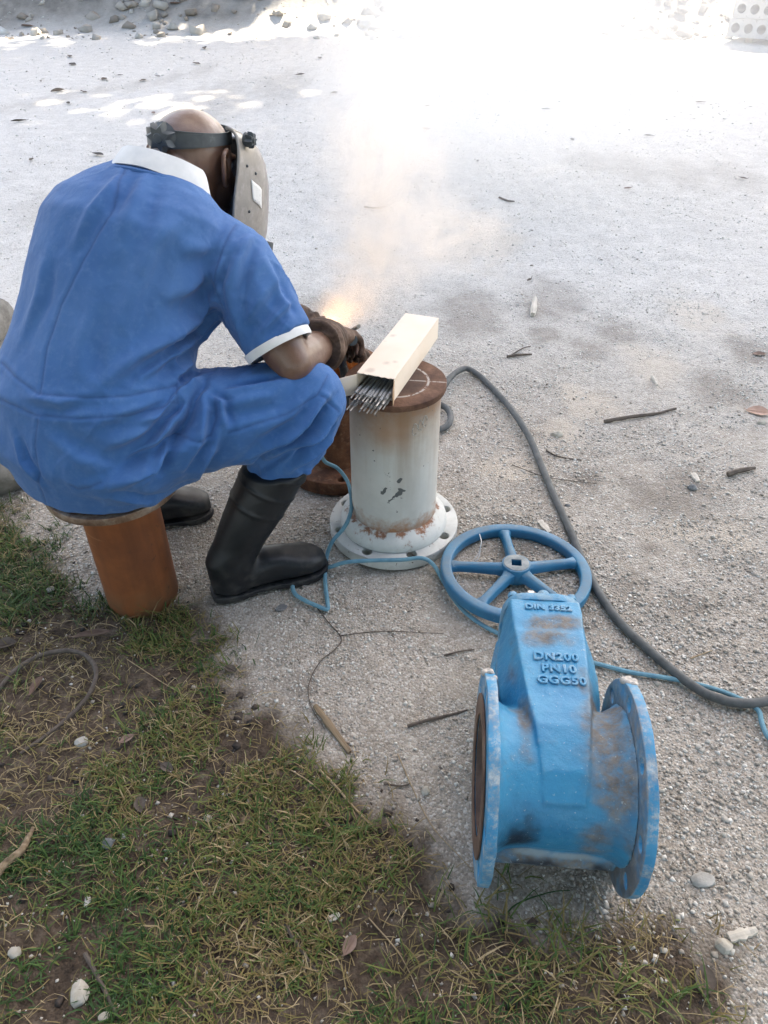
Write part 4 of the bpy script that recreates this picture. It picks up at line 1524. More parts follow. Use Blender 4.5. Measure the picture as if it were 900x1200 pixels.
def build_body():
    mb = MB()
    ups = [(PELV, .15, .11), (PELV.lerp(NECK, .35), .145, .10), (PELV.lerp(NECK, .7), .155, .10), (PELV.lerp(NECK, .92), .12, .08)]
    bk = RT.cross(TU)
    mb.loft([(c, RT, bk, a, b) for c, a, b in ups])
    mb.limb([NECK - TU * .05, NECK.lerp(HC, .35), hp(-.03, 0, -.03)], [.068, .062, .060])
    mb.limb([SHO_R, ELB_R + (SHO_R - ELB_R) * .12, ELB_R], [.058, .047, .043])
    mb.limb([ELB_R, ELB_R.lerp(WRI_R, .3), WRI_R], [.043, .046, .030])
    mb.sphere(ELB_R - (WRI_R - ELB_R).normalized() * .010 + Vector((0, 0, -.008)), .034)
    mb.limb([SHO_L, ELB_L], [.055, .042]); mb.limb([ELB_L, ELB_L.lerp(WRI_L, .3), WRI_L], [.042, .044, .029])
    for h, k, a in ((HIP_R, KNE_R, ANK_R), (HIP_L, KNE_L, ANK_L)):
        mb.limb([h, h.lerp(k, .5), k], [.082, .07, .055]); mb.limb([k, k.lerp(a, .35), a], [.052, .052, .036])
        d = (k - h); d.z = 0; d.normalize()
        mb.limb([a + Vector((0, 0, -.03)) + d * .02, a + d * .12 + Vector((0, 0, -.035))], [.028, .022])
    hand(mb, WRI_R, (HAND_R - WRI_R), Vector((.3, .2, -1)), .92, 1, (.75, .8, .85, .9))
    hand(mb, WRI_L, (HAND_L - WRI_L), Vector((-.2, -.3, -1)), .92, -1, (.6, .65, .7, .75))
    # head: cranium, face, jaw, nose, lips, brow, ears
    mb.sphere(hp(-.010, 0, .028), (.099, .0785, .084), M=HM, nu=28, nv=18)
    mb.sphere(hp(.030, 0, -.035), (.066, .062, .082), M=HM, nu=24, nv=16)
    mb.sphere(hp(.050, 0, -.090), (.042, .043, .032), M=HM)
    mb.sphere(hp(-.05, 0, -.03), (.05, .058, .06), M=HM)
    mb.sphere(hp(.094, 0, -.030), (.018, .014, .022), M=HM)
    for s in (-1, 1):
        mb.sphere(hp(.075, s * .030, .010), (.020, .026, .010), M=HM)
        mb.sphere(hp(.070, s * .038, -.042), (.02, .02, .018), M=HM)
    mb.sphere(hp(.090, 0, -.066), (.010, .024, .006), M=HM)
    mb.sphere(hp(.088, 0, -.078), (.010, .022, .007), M=HM)
    m = remesh(mb, .004, 3, .5)
    # ears: rim, lobe and hollow, kept fine
    eb = MB()
    for s in (-1, 1):
        ctr = lambda f, u, o=0: hp(-.008 + f * 1.05, s * (.077 + o), .004 + u * 1.05)
        rim = [ctr(.012, -.020, .0), ctr(.016, .004, .004), ctr(.012, .026, .008), ctr(-.004, .035, .014), ctr(-.019, .028, .018), ctr(-.024, .008, .019), ctr(-.018, -.014, .014), ctr(-.006, -.029, .006), ctr(.006, -.030, .002)]
        eb.tube(catmull(rim, 4), .0052, N=8)
        eb.sphere(ctr(-.004, .002, .006), (.019, .0045, .028), M=HM @ Matrix.Rotation(R(-22) * s, 3, 'Z'))
        eb.sphere(ctr(-.003, -.026, .004), (.009, .005, .009), M=HM)
    em = remesh(eb, .0018, 3)
    m = join([m, em])
    m.transform(Matrix.Translation(-PO))
    o = link('person', m, M['skin'], None, PO, angle=None)
    tag(o, 'seated man in a blue coverall bent forward welding, seen from behind, black rubber boots', 'person')
    # eyes
    for s in (-1, 1):
        mb = MB(); mb.sphere(hp(.078, s * .031, -.006), .0115)
        link('eye', mb.mesh(origin=PO), M['white_cotton'], o)
    return o


PERSON = build_body()


def seg_dist(co, poly):
    """closest distance from each vertex to a polyline; also t along it, the index and the offset vector"""
    P = np.array([tuple(p) for p in poly])
    best = np.full(len(co), 1e9)
    tt = np.zeros(len(co)); off = np.zeros_like(co); tan = np.zeros_like(co)
    L = np.linalg.norm(np.diff(P, axis=0), axis=1)
    S = np.concatenate([[0], np.cumsum(L)])
    for i in range(len(P) - 1):
        a, b = P[i], P[i + 1]
        ab = b - a
        t = np.clip(((co - a) @ ab) / (ab @ ab + 1e-12), 0, 1)
        d = co - (a + t[:, None] * ab)
        q = np.linalg.norm(d, axis=1)
        k = q < best
        best[k] = q[k]; tt[k] = (S[i] + t[k] * L[i]) / S[-1]; off[k] = d[k]; tan[k] = ab / (np.linalg.norm(ab) + 1e-12)
    return best, tt, off, tan


def build_coverall():
    mb = MB()
    bk = RT.cross(TU)
    if bk.dot(FW) > 0: bk = -bk
    st = []
    #          along, centre offset back, a, b
    spine = [(-.17, .000, .125, .105, .0), (-.12, .005, .185, .150, .0), (-.03, .012, .220, .170, .0), (.07, .016, .220, .166, .0), (.17, .020, .196, .150, .0), (.28, .030, .190, .144, .0), (.40, .030, .200, .140, .0),
             (.45, .022, .196, .122, 0), (.495, .010, .160, .098, .0), (.525, .0, .112, .080, 0), (.545, -.004, .088, .070, 0)]
    Ltot = (NECK - PELV).length
    for s, ob, a, b, _ in spine:
        f = s / Ltot
        c = PELV + (NECK - PELV) * f
        c = c + bk * ob
        if s < 0:
            c = PELV + Vector((0, 0, s)) + (-FW) * .0
        tilt = max(0, min(1, (s + .1) / .3))
        v = bk.lerp(-FW, 1 - tilt)
        st.append((c, RT, v, a, b))
    mb.loft(st, N=36, e=2.25)
    # shoulders and sleeves
    for S_, E_, hemf, r in ((SHO_R, ELB_R, .80, (.080, .083, .079, .074)), (SHO_L, ELB_L, .80, (.080, .080, .075, .07))):
        mb.limb([NECK.lerp(S_, .45) + Vector((0, 0, -.035)), S_ + Vector((0, 0, -.008))], [.078, r[0]])
        hem = S_.lerp(E_, hemf)
        d = (E_ - S_).normalized()
        u = d.orthogonal().normalized(); w = d.cross(u)
        rs = []
        for k, rad in ((0, r[0]), (.25, r[1]), (.55, r[2]), (hemf, r[3])):
            c = S_.lerp(E_, k)
            rs.append([c + u * (rad * math.cos(t)) + w * (rad * math.sin(t)) for t in np.linspace(0, 2 * math.pi, 29)[:-1]])
        mb.rings(rs)
        # chest side, filling the armpit
        mb.limb([S_.lerp(NECK, .25) + Vector((0, 0, -.05)), PELV.lerp(NECK, .62) + (S_ - NECK) * .45], [.085, .10])
    # legs
    for hip, kne, ank, sgn in ((HIP_R, KNE_R, ANK_R, 1), (HIP_L, KNE_L, ANK_L, -1)):
        mb.limb([hip, hip.lerp(kne, .35), hip.lerp(kne, .7), kne], [.128, .112, .098, .086], N=22)
        mb.limb([hip + Vector((0, 0, -.02)) - FW * .03, hip.lerp(kne, .3) + Vector((0, 0, -.012))], [.118, .098], N=22)
        e = kne.lerp(ank, .47)
        mb.limb([kne, kne.lerp(ank, .2), e], [.086, .083, .058], N=22)
    # seat of the trousers
    mb.sphere(PELV + RT * .085 - FW * .035 + Vector((0, 0, -.01)), (.125, .125, .105))
    mb.sphere(PELV - RT * .085 - FW * .035 + Vector((0, 0, -.01)), (.125, .125, .105))
    m = remesh(mb, .0036, 26, .5)
    co = get_co(m)
    # sit flat on the flange
    zmin = .346
    near = np.hypot(co[:, 0] + .588, co[:, 1] - 1.345) < .20
    low = near & (co[:, 2] < zmin + .02)
    co[low, 2] = zmin + np.maximum(0, (co[low, 2] - zmin)) * .5
    set_co(m, co)
    bvh = BVHTree.FromPolygons([v.co.copy() for v in m.vertices], [tuple(p.vertices) for p in m.polygons])

    def cast(px, py):
        d = Vector(ray(px, py)).normalized()
        h = bvh.ray_cast(Vector(_C), d)
        return h[0]

    def strip(pp):
        pts = []
        for (a, b) in zip(pp, pp[1:]):
            for k in range(6):
                q = cast(a[0] + (b[0] - a[0]) * k / 6, a[1] + (b[1] - a[1]) * k / 6)
                if q: pts.append(q)
        q = cast(*pp[-1])
        if q: pts.append(q)
        return pts
    no = get_no(m)
    disp = np.zeros(len(co))
    seam = np.zeros(len(co))
    # stitched seams: narrow grooves with a raised lip
    SEAMS = [[(148, 196), (128, 250), (98, 305), (72, 358), (56, 410), (48, 463)],
             [(46, 492), (42, 520), (46, 560), (54, 590)],
             [(2, 425), (20, 443), (46, 462), (100, 466), (150, 464), (205, 452)],
             [(2, 468), (40, 486), (90, 491), (150, 487), (205, 473)],
             [(296, 236), (272, 268), (257, 300), (252, 330), (258, 360)],
             [(206, 448), (208, 472)],
             [(252, 465), (254, 490), (248, 512), (236, 516), (205, 512)],
             [(268, 508), (300, 497), (335, 485), (372, 463), (384, 440)],
             [(376, 464), (388, 472), (396, 482)],
             [(82, 569), (92, 574), (104, 572), (118, 566)],
             [(300, 408), (330, 404), (352, 392), (366, 379)]]
    for pp in SEAMS:
        s = strip(pp)
        if len(s) < 2: continue
        d, t, off, tan = seg_dist(co, s)
        disp += -.0011 * np.exp(-(d / .0034) ** 2) + .0009 * np.exp(-((d - .008) / .005) ** 2)
        seam += np.exp(-(d / .0022) ** 2)
    # folds: (pixels, amplitude, width)
    FOLDS = [([(258, 352), (235, 380), (200, 405), (165, 425), (120, 460)], .0075, .018), ([(255, 378), (225, 408), (190, 432), (160, 452)], .0065, .014),
             ([(254, 400), (232, 425), (205, 446)], .005, .012), ([(225, 455), (195, 490), (160, 515), (120, 535)], .0065, .018), ([(222, 475), (200, 508), (172, 545)], .009, .014),
             ([(214, 498), (196, 530), (178, 560)], .007, .012), ([(118, 566), (150, 553), (190, 530), (230, 505)], .008, .02), ([(240, 455), (246, 480), (240, 520), (215, 555)], .006, .014),
             ([(200, 465), (160, 485), (120, 500)], .004, .014), ([(390, 462), (365, 495), (330, 520), (295, 540)], .008, .016), ([(396, 490), (372, 515), (335, 532), (305, 545)], .0075, .013),
             ([(392, 510), (370, 535), (345, 552)], .006, .011), ([(375, 455), (345, 490), (300, 515)], .004, .016), ([(300, 545), (250, 560), (200, 580)], .004, .02),
             ([(262, 500), (255, 530), (235, 560)], .005, .016), ([(150, 205), (140, 225), (120, 255)], .004, .02), ([(285, 300), (275, 340), (285, 390)], .004, .02), ([(330, 330), (310, 355), (290, 385)], .004, .018),
             ([(255, 320), (225, 345), (190, 360)], .004, .022), ([(180, 205), (165, 240), (150, 290)], .003, .022), ([(312, 300), (332, 340), (345, 372)], .003, .016), ([(100, 470), (70, 478), (30, 470)], .003, .012),
             ([(268, 290), (240, 300), (205, 300)], .003, .02), ([(60, 505), (95, 530), (140, 545)], .0035, .02), ([(345, 448), (320, 470), (280, 478), (255, 478)], .004, .018)]
    FOLDS += [([(250, 372), (222, 395), (195, 412)], .005, .009), ([(238, 440), (222, 470), (214, 505)], .006, .010), ([(228, 452), (206, 475), (180, 492), (150, 500)], .005, .010), ([(216, 490), (186, 520), (150, 540)], .005, .010),
              ([(208, 520), (180, 548), (150, 565)], .005, .010), ([(385, 470), (352, 505), (318, 522)], .006, .010), ([(388, 500), (362, 522), (330, 548)], .006, .009), ([(394, 525), (375, 545), (355, 556)], .005, .008),
              ([(320, 520), (300, 532), (270, 548)], .004, .010), ([(265, 300), (255, 330), (258, 352)], .004, .010), ([(300, 270), (285, 310), (278, 350)], .0035, .014), ([(350, 350), (325, 375), (305, 395)], .003, .010),
              ([(140, 215), (112, 250), (90, 300)], .003, .016), ([(60, 300), (50, 350), (30, 400)], .003, .018), ([(120, 350), (105, 400), (100, 450)], .003, .02), ([(190, 300), (165, 350), (150, 400)], .003, .022), ([(220, 260), (190, 290), (170, 330)], .003, .02),
              ([(20, 510), (30, 540), (50, 565)], .004, .012), ([(262, 455), (290, 452), (330, 444)], .004, .010), ([(245, 458), (262, 470), (268, 500)], .005, .010), ([(130, 580), (170, 585), (210, 578), (260, 562)], .004, .012)]
    for pp, amp, w in FOLDS:
        s = strip(pp)
        if len(s) < 2: continue
        d, t, off, tan = seg_dist(co, s)
        sd = np.einsum('ij,ij->i', np.cross(tan, no), off)
        env = np.clip(np.sin(np.pi * np.clip(t, 0.02, .98)), 0, 1) ** .6
        x = sd / w
        disp += amp * env * 5.2 * x * np.exp(-x * x) * np.exp(-(np.maximum(0, d - np.abs(sd)) / (w * .8)) ** 2)
        disp -= amp * env * .5 * np.exp(-(d / (w * .35)) ** 2)
    # slack of the cloth
    q = co @ np.array([[1, 0, 0], [0, 1, 0], [0, 0, .55]])
    disp += .0048 * fbm(q * 9, 3, 91) + .0022 * fbm(q * 26, 3, 92)
    def bunch(pts, rad):
        w = np.zeros(len(co))
        for p, r_ in zip(pts, rad):
            w = np.maximum(w, np.exp(-(np.linalg.norm(co - np.array(p), axis=1) / r_) ** 2))
        return w
    wb = bunch([HIP_R + Vector((.03, -.03, .02)), KNE_R.lerp(ANK_R, .18), SHO_R - TU * .11, PELV.lerp(NECK, .30) + RT * .16, SHO_R.lerp(ELB_R, .5), NECK - TU * .06],
               [.13, .11, .10, .12, .10, .08])
    d1 = (KNE_R - HIP_R).normalized()
    warp = co + .05 * np.stack([fbm(co * 5, 2, 101), fbm(co * 5, 2, 102), fbm(co * 5, 2, 103)], 1)
    A3 = np.array([[1.0, .35, -.8], [-.4, 1.0, .6], [.25, -.2, .45]])
    rd = (1 - np.abs(fbm(warp @ A3 * 11, 2, 104))) ** 7
    rd2 = (1 - np.abs(fbm(warp @ A3[[1, 2, 0]] * 19, 2, 105))) ** 6
    disp += (.07 + wb) * (.0075 * (rd - .25) + .0035 * (rd2 - .25))
    co = co + no * disp[:, None]
    set_co(m, co)
    add_attr(m, 'seam', np.clip(seam, 0, 1))
    m.transform(Matrix.Translation(-PO))
    o = link('coverall', m, M['blue_cotton'], PERSON, angle=None)
    # white sleeve lining below the hem
    for S_, E_, r in ((SHO_R, ELB_R, .0735), (SHO_L, ELB_L, .068)):
        d = (E_ - S_).normalized()
        Mx = Matrix.Translation(S_.lerp(E_, .772) + Vector((-.002, -.003, -.006))) @ d.to_track_quat('Z', 'Y').to_matrix().to_4x4()
        mb = MB()
        mb.lathe([(r, 0), (r - .001, .013), (r - .003, .0165), (r - .006, .015), (r - .008, 0)], 40, M=Mx, closed=True)
        mm = mb.mesh(origin=PO)
        co2 = get_co(mm)
        rad_ = co2 + np.array(PO) - np.array(S_.lerp(E_, .772))
        co2 += np.outer(.085 * (rad_ @ np.array([1, -.35, 0])) - .0035, np.array(d))
        co2 += .002 * np.stack([fbm(co2 * 20, 2, 5), fbm(co2 * 20, 2, 6), fbm(co2 * 20, 2, 7)], 1)
        set_co(mm, co2)
        link('sleeve_lining', mm, M['white_cotton'], PERSON)
    return o


build_coverall()


def build_collar():
    # turned-down collar: rises at the nape and falls outward
    ax = (TU * .62 + UPZ * .28 + FW * .10).normalized()
    r_ = RT
    b_ = ax.cross(r_)
    if b_.dot(FW) > 0: b_ = -b_
    c = NECK + Vector((.016, .006, .020))
    mb = MB()
    prof = [(.097, -.014), (.094, -.002), (.086, .018), (.083, .025), (.078, .026), (.076, .020), (.080, -.002), (.087, -.014)]
    rs = []
    for t in np.linspace(R(-128), R(112), 56):
        ring_ = []
        drop = .030 * max(0, -math.cos(t))
        for r, z in prof:
            ring_.append(c + b_ * (r * 1.0 * math.cos(t)) + r_ * (r * 1.10 * math.sin(t)) + ax * (z + .006 * math.cos(t) - drop))
        rs.append(ring_)
    mb.rings(rs)
    m = mb.mesh(origin=PO)
    co = get_co(m)
    co += .0022 * np.stack([fbm(co * 16, 2, 5), fbm(co * 16, 2, 6), fbm(co * 16, 2, 7)], 1)
    set_co(m, co)
    link('collar', m, M['white_cotton'], PERSON, angle=50)
    mb = MB()
    pts = []
    for t in np.linspace(R(-125), R(110), 40):
        drop = .030 * max(0, -math.cos(t))
        pts.append(c + b_ * (.0985 * math.cos(t)) + r_ * (.0985 * 1.10 * math.sin(t)) + ax * (-.022 + .006 * math.cos(t) - drop))
    mb.tube(pts, .0045, N=8)
    link('collar_seam', mb.mesh(origin=PO), M['blue_cotton'], PERSON)


build_collar()


def build_boot(kne, ank, heel, toe, name_seed):
    d = (toe - heel); d.z = 0
    Lf = d.length
    d.normalize()
    s = Vector((d.y, -d.x, 0))
    mb = MB()
    top = kne.lerp(ank, .36)
    ax = (kne - ank).normalized()
    heel_c = Vector((heel.x, heel.y, 0)) + d * .05
    # shaft
    st = []
    for k, a, b in ((0, .074, .079), (.22, .072, .077), (.5, .064, .072), (.78, .054, .064), (1.0, .049, .060)):
        c = top.lerp(ank + Vector((0, 0, .02)) + d * .0, k)
        st.append((c, s, d, a, b))
    st.append((heel_c + Vector((0, 0, .052)) + d * .008, s, d, .043, .062))
    st.append((heel_c + Vector((0, 0, .02)), s, d, .040, .052))
    mb.loft(st, N=28)
    # foot, section by section from heel to toe
    st = []
    for f, w, h in ((.0, .020, .040), (.035, .036, .062), (.09, .041, .080), (.15, .042, .088), (.19, .044, .080), (.225, .048, .068), (.26, .047, .060), (.285, .038, .050), (.305, .022, .036)):
        f *= Lf / .305
        c = Vector((heel.x, heel.y, 0)) + d * f + Vector((0, 0, .014 + h / 2))
        st.append((c, s, UPZ, w, h / 2))
    mb.loft(st, N=24, e=2.5)
    m = remesh(mb, .0038, 9, .5)
    co = get_co(m); no = get_no(m)
    # creases at the ankle, ribs round the shaft
    rel = co - np.array(ank)
    hgt = co[:, 2]
    front = rel @ np.array(d)
    crease = np.sin((hgt * 95 - front * 55)) * np.exp(-((hgt - .115) / .038) ** 2)
    disp = .0028 * crease * (.4 + .6 * fbm(co * 14, 2, 3)) + .0018 * fbm(co * 12, 3, 8)
    al = (co - np.array(ank)) @ np.array(ax)
    Lr = (top - ank).length
    for q in (.975, .80, .62):
        disp += .0022 * np.exp(-((al - q * Lr) / .0045) ** 2) * (hgt > .14)
    disp += .0024 * np.exp(-((al - Lr * .99) / .012) ** 2) * (hgt > .14)
    set_co(m, co + no * disp[:, None])
    m.transform(Matrix.Translation(-PO))
    b = link('boot', m, M['boot_rubber'], PERSON, angle=None)
    # sole with heel block
    outl = []
    for f, w in ((-.006, .018), (.0, .030), (.03, .041), (.07, .043), (.11, .040), (.15, .041), (.20, .047), (.24, .051), (.275, .046), (.300, .032), (.312, .014)):
        outl.append((f * Lf / .305, w))
    loop = outl + [(f, -w) for f, w in reversed(outl)]
    m = plate([[(f, w) for f, w in loop]], 0.0, .018, .003)
    co = get_co(m)
    arch = np.exp(-((co[:, 0] - .118) / .03) ** 2) * (co[:, 2] < .01)
    co[:, 2] += .010 * arch + .010 * sstep(.25, .32, co[:, 0])
    X = np.array(heel)[None] * [1, 1, 0] + co[:, :1] * np.array(d) + co[:, 1:2] * np.array(s) + co[:, 2:3] * [0, 0, 1]
    set_co(m, X - np.array(PO) + [0, 0, -.001])
    link('sole', m, M['boot_rubber'], b)


build_boot(KNE_R, ANK_R, Vector((-.412, 1.333, 0)), Vector((-.150, 1.440, 0)), 1)
build_boot(KNE_L, ANK_L, Vector((-.700, 1.585, 0)), Vector((-.478, 1.668, 0)), 2)


def build_glove(wr, hd, elb, pdir, side, curl, label=None):
    mb = MB()
    f = (hd - wr).normalized()
    hand(mb, wr, f, pdir, 1.06, side, curl, fat=1.35)
    # gauntlet cuff: flared and crumpled
    back = (elb - wr).normalized()
    u = back.orthogonal().normalized(); w = back.cross(u)
    rs = []
    for k, r in ((-.035, .036), (-.01, .044), (.015, .049), (.04, .054), (.065, .058), (.085, .060)):
        c = wr + back * k
        rs.append([c + u * (r * math.cos(t)) + w * (r * math.sin(t)) for t in np.linspace(0, 2 * math.pi, 33)[:-1]])
    mb.rings(rs)
    m = remesh(mb, .0026, 4, .5)
    co = get_co(m); no = get_no(m)
    al = (co - np.array(wr)) @ np.array(back)
    disp = .0062 * np.sin(al * 230 + 3 * fbm(co * 22, 2, 4)) * sstep(-.03, .02, al) * (.5 + .6 * fbm(co * 18, 2, 6)) + .0014 * fbm(co * 60, 3, 7)
    set_co(m, co + no * disp[:, None])
    m.transform(Matrix.Translation(-PO))
    link('glove', m, M['glove_leather'], PERSON, angle=None)


build_glove(WRI_R, HAND_R, ELB_R, Vector((.3, .2, -1)), 1, (.75, .8, .85, .9))
build_glove(WRI_L, HAND_L, ELB_L, Vector((-.2, -.3, -1)), -1, (.6, .65, .7, .75))

# electrode holder in the right hand
def build_holder():
    t = empty('electrode_holder', HAND_R + Vector((.012, .03, -.02)))
    tag(t, 'dark welding electrode holder gripped in the gloved hands', 'electrode holder')
    a = Vector((0, 0, 0)); d = Vector((-.10, .50, -.20)).normalized(); up = Vector((.5, .35, .75)).normalized()
    link('handle', MB().tube([a - d * .07, a - d * .04, a + d * .02, a + d * .06], [.013, .016, .016, .013], N=14).mesh(), M['dark_plastic'], t)
    mb = MB(); q = Matrix((d, up.cross(d).normalized(), up)).transposed()
    mb.box(a + d * .085 + up * .010, (.060, .016, .012), q); mb.box(a + d * .085 - up * .008, (.060, .016, .010), q)
    link('jaw', mb.mesh(), M['bare_metal'], t, smooth=False)
    mb = MB(); mb.tube([a + d * .02 + up * .014, a + d * -.01 + up * .028, a + d * -.05 + up * .036], [.004, .005, .005], N=8)
    link('lever', mb.mesh(), M['bare_metal'], t)
    e = link('burning_electrode', MB().tube([t.location + a + d * .10, Vector((-.15, 1.965, .335))], .0026, N=8).mesh(), M['electrode_coating'])
    tag(e, 'single welding rod clamped in the holder and burning at the rusty pipe', 'welding rod')


build_holder()

# ------------------------------------------------------------------ welding helmet
def build_helmet():
    t = empty('welding_helmet', HC)
    tag(t, 'grey-brown welding helmet with dark headband worn on the bald head of the seated man', 'helmet')
    def L(f, r, u): return HF * f + HR * r + HU * u
    # headband: flattened ring round the skull
    band_tilt = Matrix.Rotation(R(4), 3, 'Y')
    def bp(a, k, u):
        return L(*(band_tilt @ Vector((-.010 + k * .0985 * math.cos(a), k * .0815 * math.sin(a), .060 + u))))
    rs = []
    for i in range(72):
        a = 2 * math.pi * i / 72
        wid = .015 + .003 * math.cos(a * 2)
        rs.append([bp(a, 1.0, -wid), bp(a, 1.0, wid), bp(a, .965, wid), bp(a, .965, -wid)])
    mb = MB(); mb.rings(rs, closed=True)
    link('headband', mb.mesh(), M['dark_plastic'], t, angle=40)
    # overlap tongue of the band on the right of the nape
    rs = []
    for i in range(16):
        a = R(-178 + 3.6 * i) * -1
        rs.append([bp(a, 1.035, -.012), bp(a, 1.035, .012), bp(a, 1.005, .012), bp(a, 1.005, -.012)])
    mb = MB(); mb.rings(rs)
    link('band_tongue', mb.mesh(), M['dark_plastic'], t, angle=40)
    # star knobs
    def star(c, axis, r, h, n, name, mat):
        axis = axis.normalized()
        u = axis.orthogonal().normalized(); w = axis.cross(u)
        rs = []
        for z, k in ((0, 1.0), (h * .7, .98), (h, .80)):
            ring_ = []
            for i in range(2 * n):
                a = math.pi * i / n
                rr = r * k * (1.0 if i % 2 == 0 else .62)
                ring_.append(c + axis * z + u * (rr * math.cos(a)) + w * (rr * math.sin(a)))
            rs.append(ring_)
        mb = MB(); mb.rings(rs)
        mb.tube([c + axis * -.006, c + axis * 0, c + axis * (h + .003)], [r * .9, r * .75, r * .28], N=16)
        link(name, mb.mesh(), mat, t, angle=25)
    star(bp(math.pi * .97, 1.04, .004), -HF * 1 + HR * .15, .031, .020, 7, 'ratchet_knob', M['dark_plastic'])
    star(L(.042, .112, .056), HR, .0165, .014, 8, 'pivot_knob', M['dark_plastic'])
    star(L(.042, -.112, .056), -HR, .0165, .014, 8, 'pivot_knob', M['dark_plastic'])
    # shell: U shaped mask from the brow to below the chin
    rs = []
    N = 44
    prof = [(-.052, .085, .080), (-.048, .112, .093), (-.036, .147, .105), (-.012, .180, .113), (.03, .208, .1165), (.08, .224, .116), (.13, .224, .111), (.175, .210, .102), (.21, .188, .091), (.235, .164, .080)]
    tb = Matrix.Rotation(R(20), 3, 'Y')
    def sp(dn, ph, A, B, k=1.0):
        x, y = math.cos(ph), math.sin(ph)
        e = 2.25
        f = A * abs(x) ** (2 / e); r = B * math.copysign(abs(y) ** (2 / e), y)
        rear = .012 - .028 * max(0, abs(y) - .96) / .04 + .02 * max(0, (dn - .08)) / .1
        v = Vector((max(f, .0) * k + rear + .016, r * k, .018 - dn))
        return L(*(tb @ (v - Vector((.035, 0, .03))) + Vector((.035, 0, .03))))
    phs = np.linspace(R(-90), R(90), N)
    for dn, A, B in prof:
        rs.append([sp(dn, p, A, B) for p in phs] + [sp(dn, p, A - .0035, B - .0035) for p in phs[::-1]])
    mb = MB(); mb.rings(rs)
    # rounded rim along the cut edge
    link('shell', mb.mesh(), M['helmet_plastic'], t, angle=50)
    edge = [sp(dn, R(90), A, B) for dn, A, B in prof]
    mb = MB(); mb.tube(catmull(edge, 3), .0035, N=8)
    mb.tube(catmull([sp(dn, R(-90), A, B) for dn, A, B in prof], 3), .0035, N=8)
    mb.tube([sp(prof[0][0], p, prof[0][1] - .002, prof[0][2] - .002) for p in phs], .0040, N=8)
    mb.tube([sp(prof[-1][0], p, prof[-1][1] - .002, prof[-1][2] - .002) for p in phs], .0040, N=8)
    link('rim', mb.mesh(), M['helmet_plastic'], t)
    # lens box on the front
    q = (HM @ tb)
    c = L(*(tb @ Vector((.240, 0, -.170)) + Vector((.0, 0, -.01))))
    mb = MB()
    mb.box(c, (.034, .128, .118), q)
    lens = link('lens_holder', evaluated(mb.mesh(), [('BEVEL', dict(width=.004, segments=2))]), M['dark_plastic'], t, angle=30)
    mb = MB(); mb.box(c + q @ Vector((.0165, 0, 0)), (.004, .108, .095), q)
    link('lens', mb.mesh(), M['dark_glass'], lens, smooth=False)
    # white sticker on the right cheek of the shell, with its small print left to the grain
    def on_side(f, dn, k=.0012):
        for (d0, A0, B0), (d1, A1, B1) in zip(prof, prof[1:]):
            if d0 <= dn <= d1:
                w = (dn - d0) / (d1 - d0); A = A0 + (A1 - A0) * w; B = B0 + (B1 - B0) * w
        lo, hi = R(30), R(90)
        for _ in range(40):
            mid = (lo + hi) / 2
            x = math.cos(mid); fx = A * abs(x) ** (2 / 2.25)
            if fx > f: lo = mid
            else: hi = mid
        return sp(dn, lo, A, B) + HR * k
    vs, fs = [], []
    n = 6
    for j in range(n + 1):
        for i in range(n + 1):
            vs.append(on_side(.044 + .036 * i / n + .012 * j / n, .035 + .040 * j / n + .012 * i / n))
    for j in range(n):
        for i in range(n):
            a = j * (n + 1) + i
            fs.append((a, a + 1, a + n + 2, a + n + 1))
    mb = MB().add(vs, fs)
    link('sticker', evaluated(mb.mesh(), [('SOLIDIFY', dict(thickness=.0006, offset=0))]), M['white_sticker'], t, angle=None)
    for f, dn in ((.03, .012), (.055, .02), (.05, .100)):
        mb = MB(); mb.sphere(on_side(f, dn, .0005), .0032, nu=8, nv=6)
        link('rivet', mb.mesh(), M['dark_plastic'], t)


build_helmet()

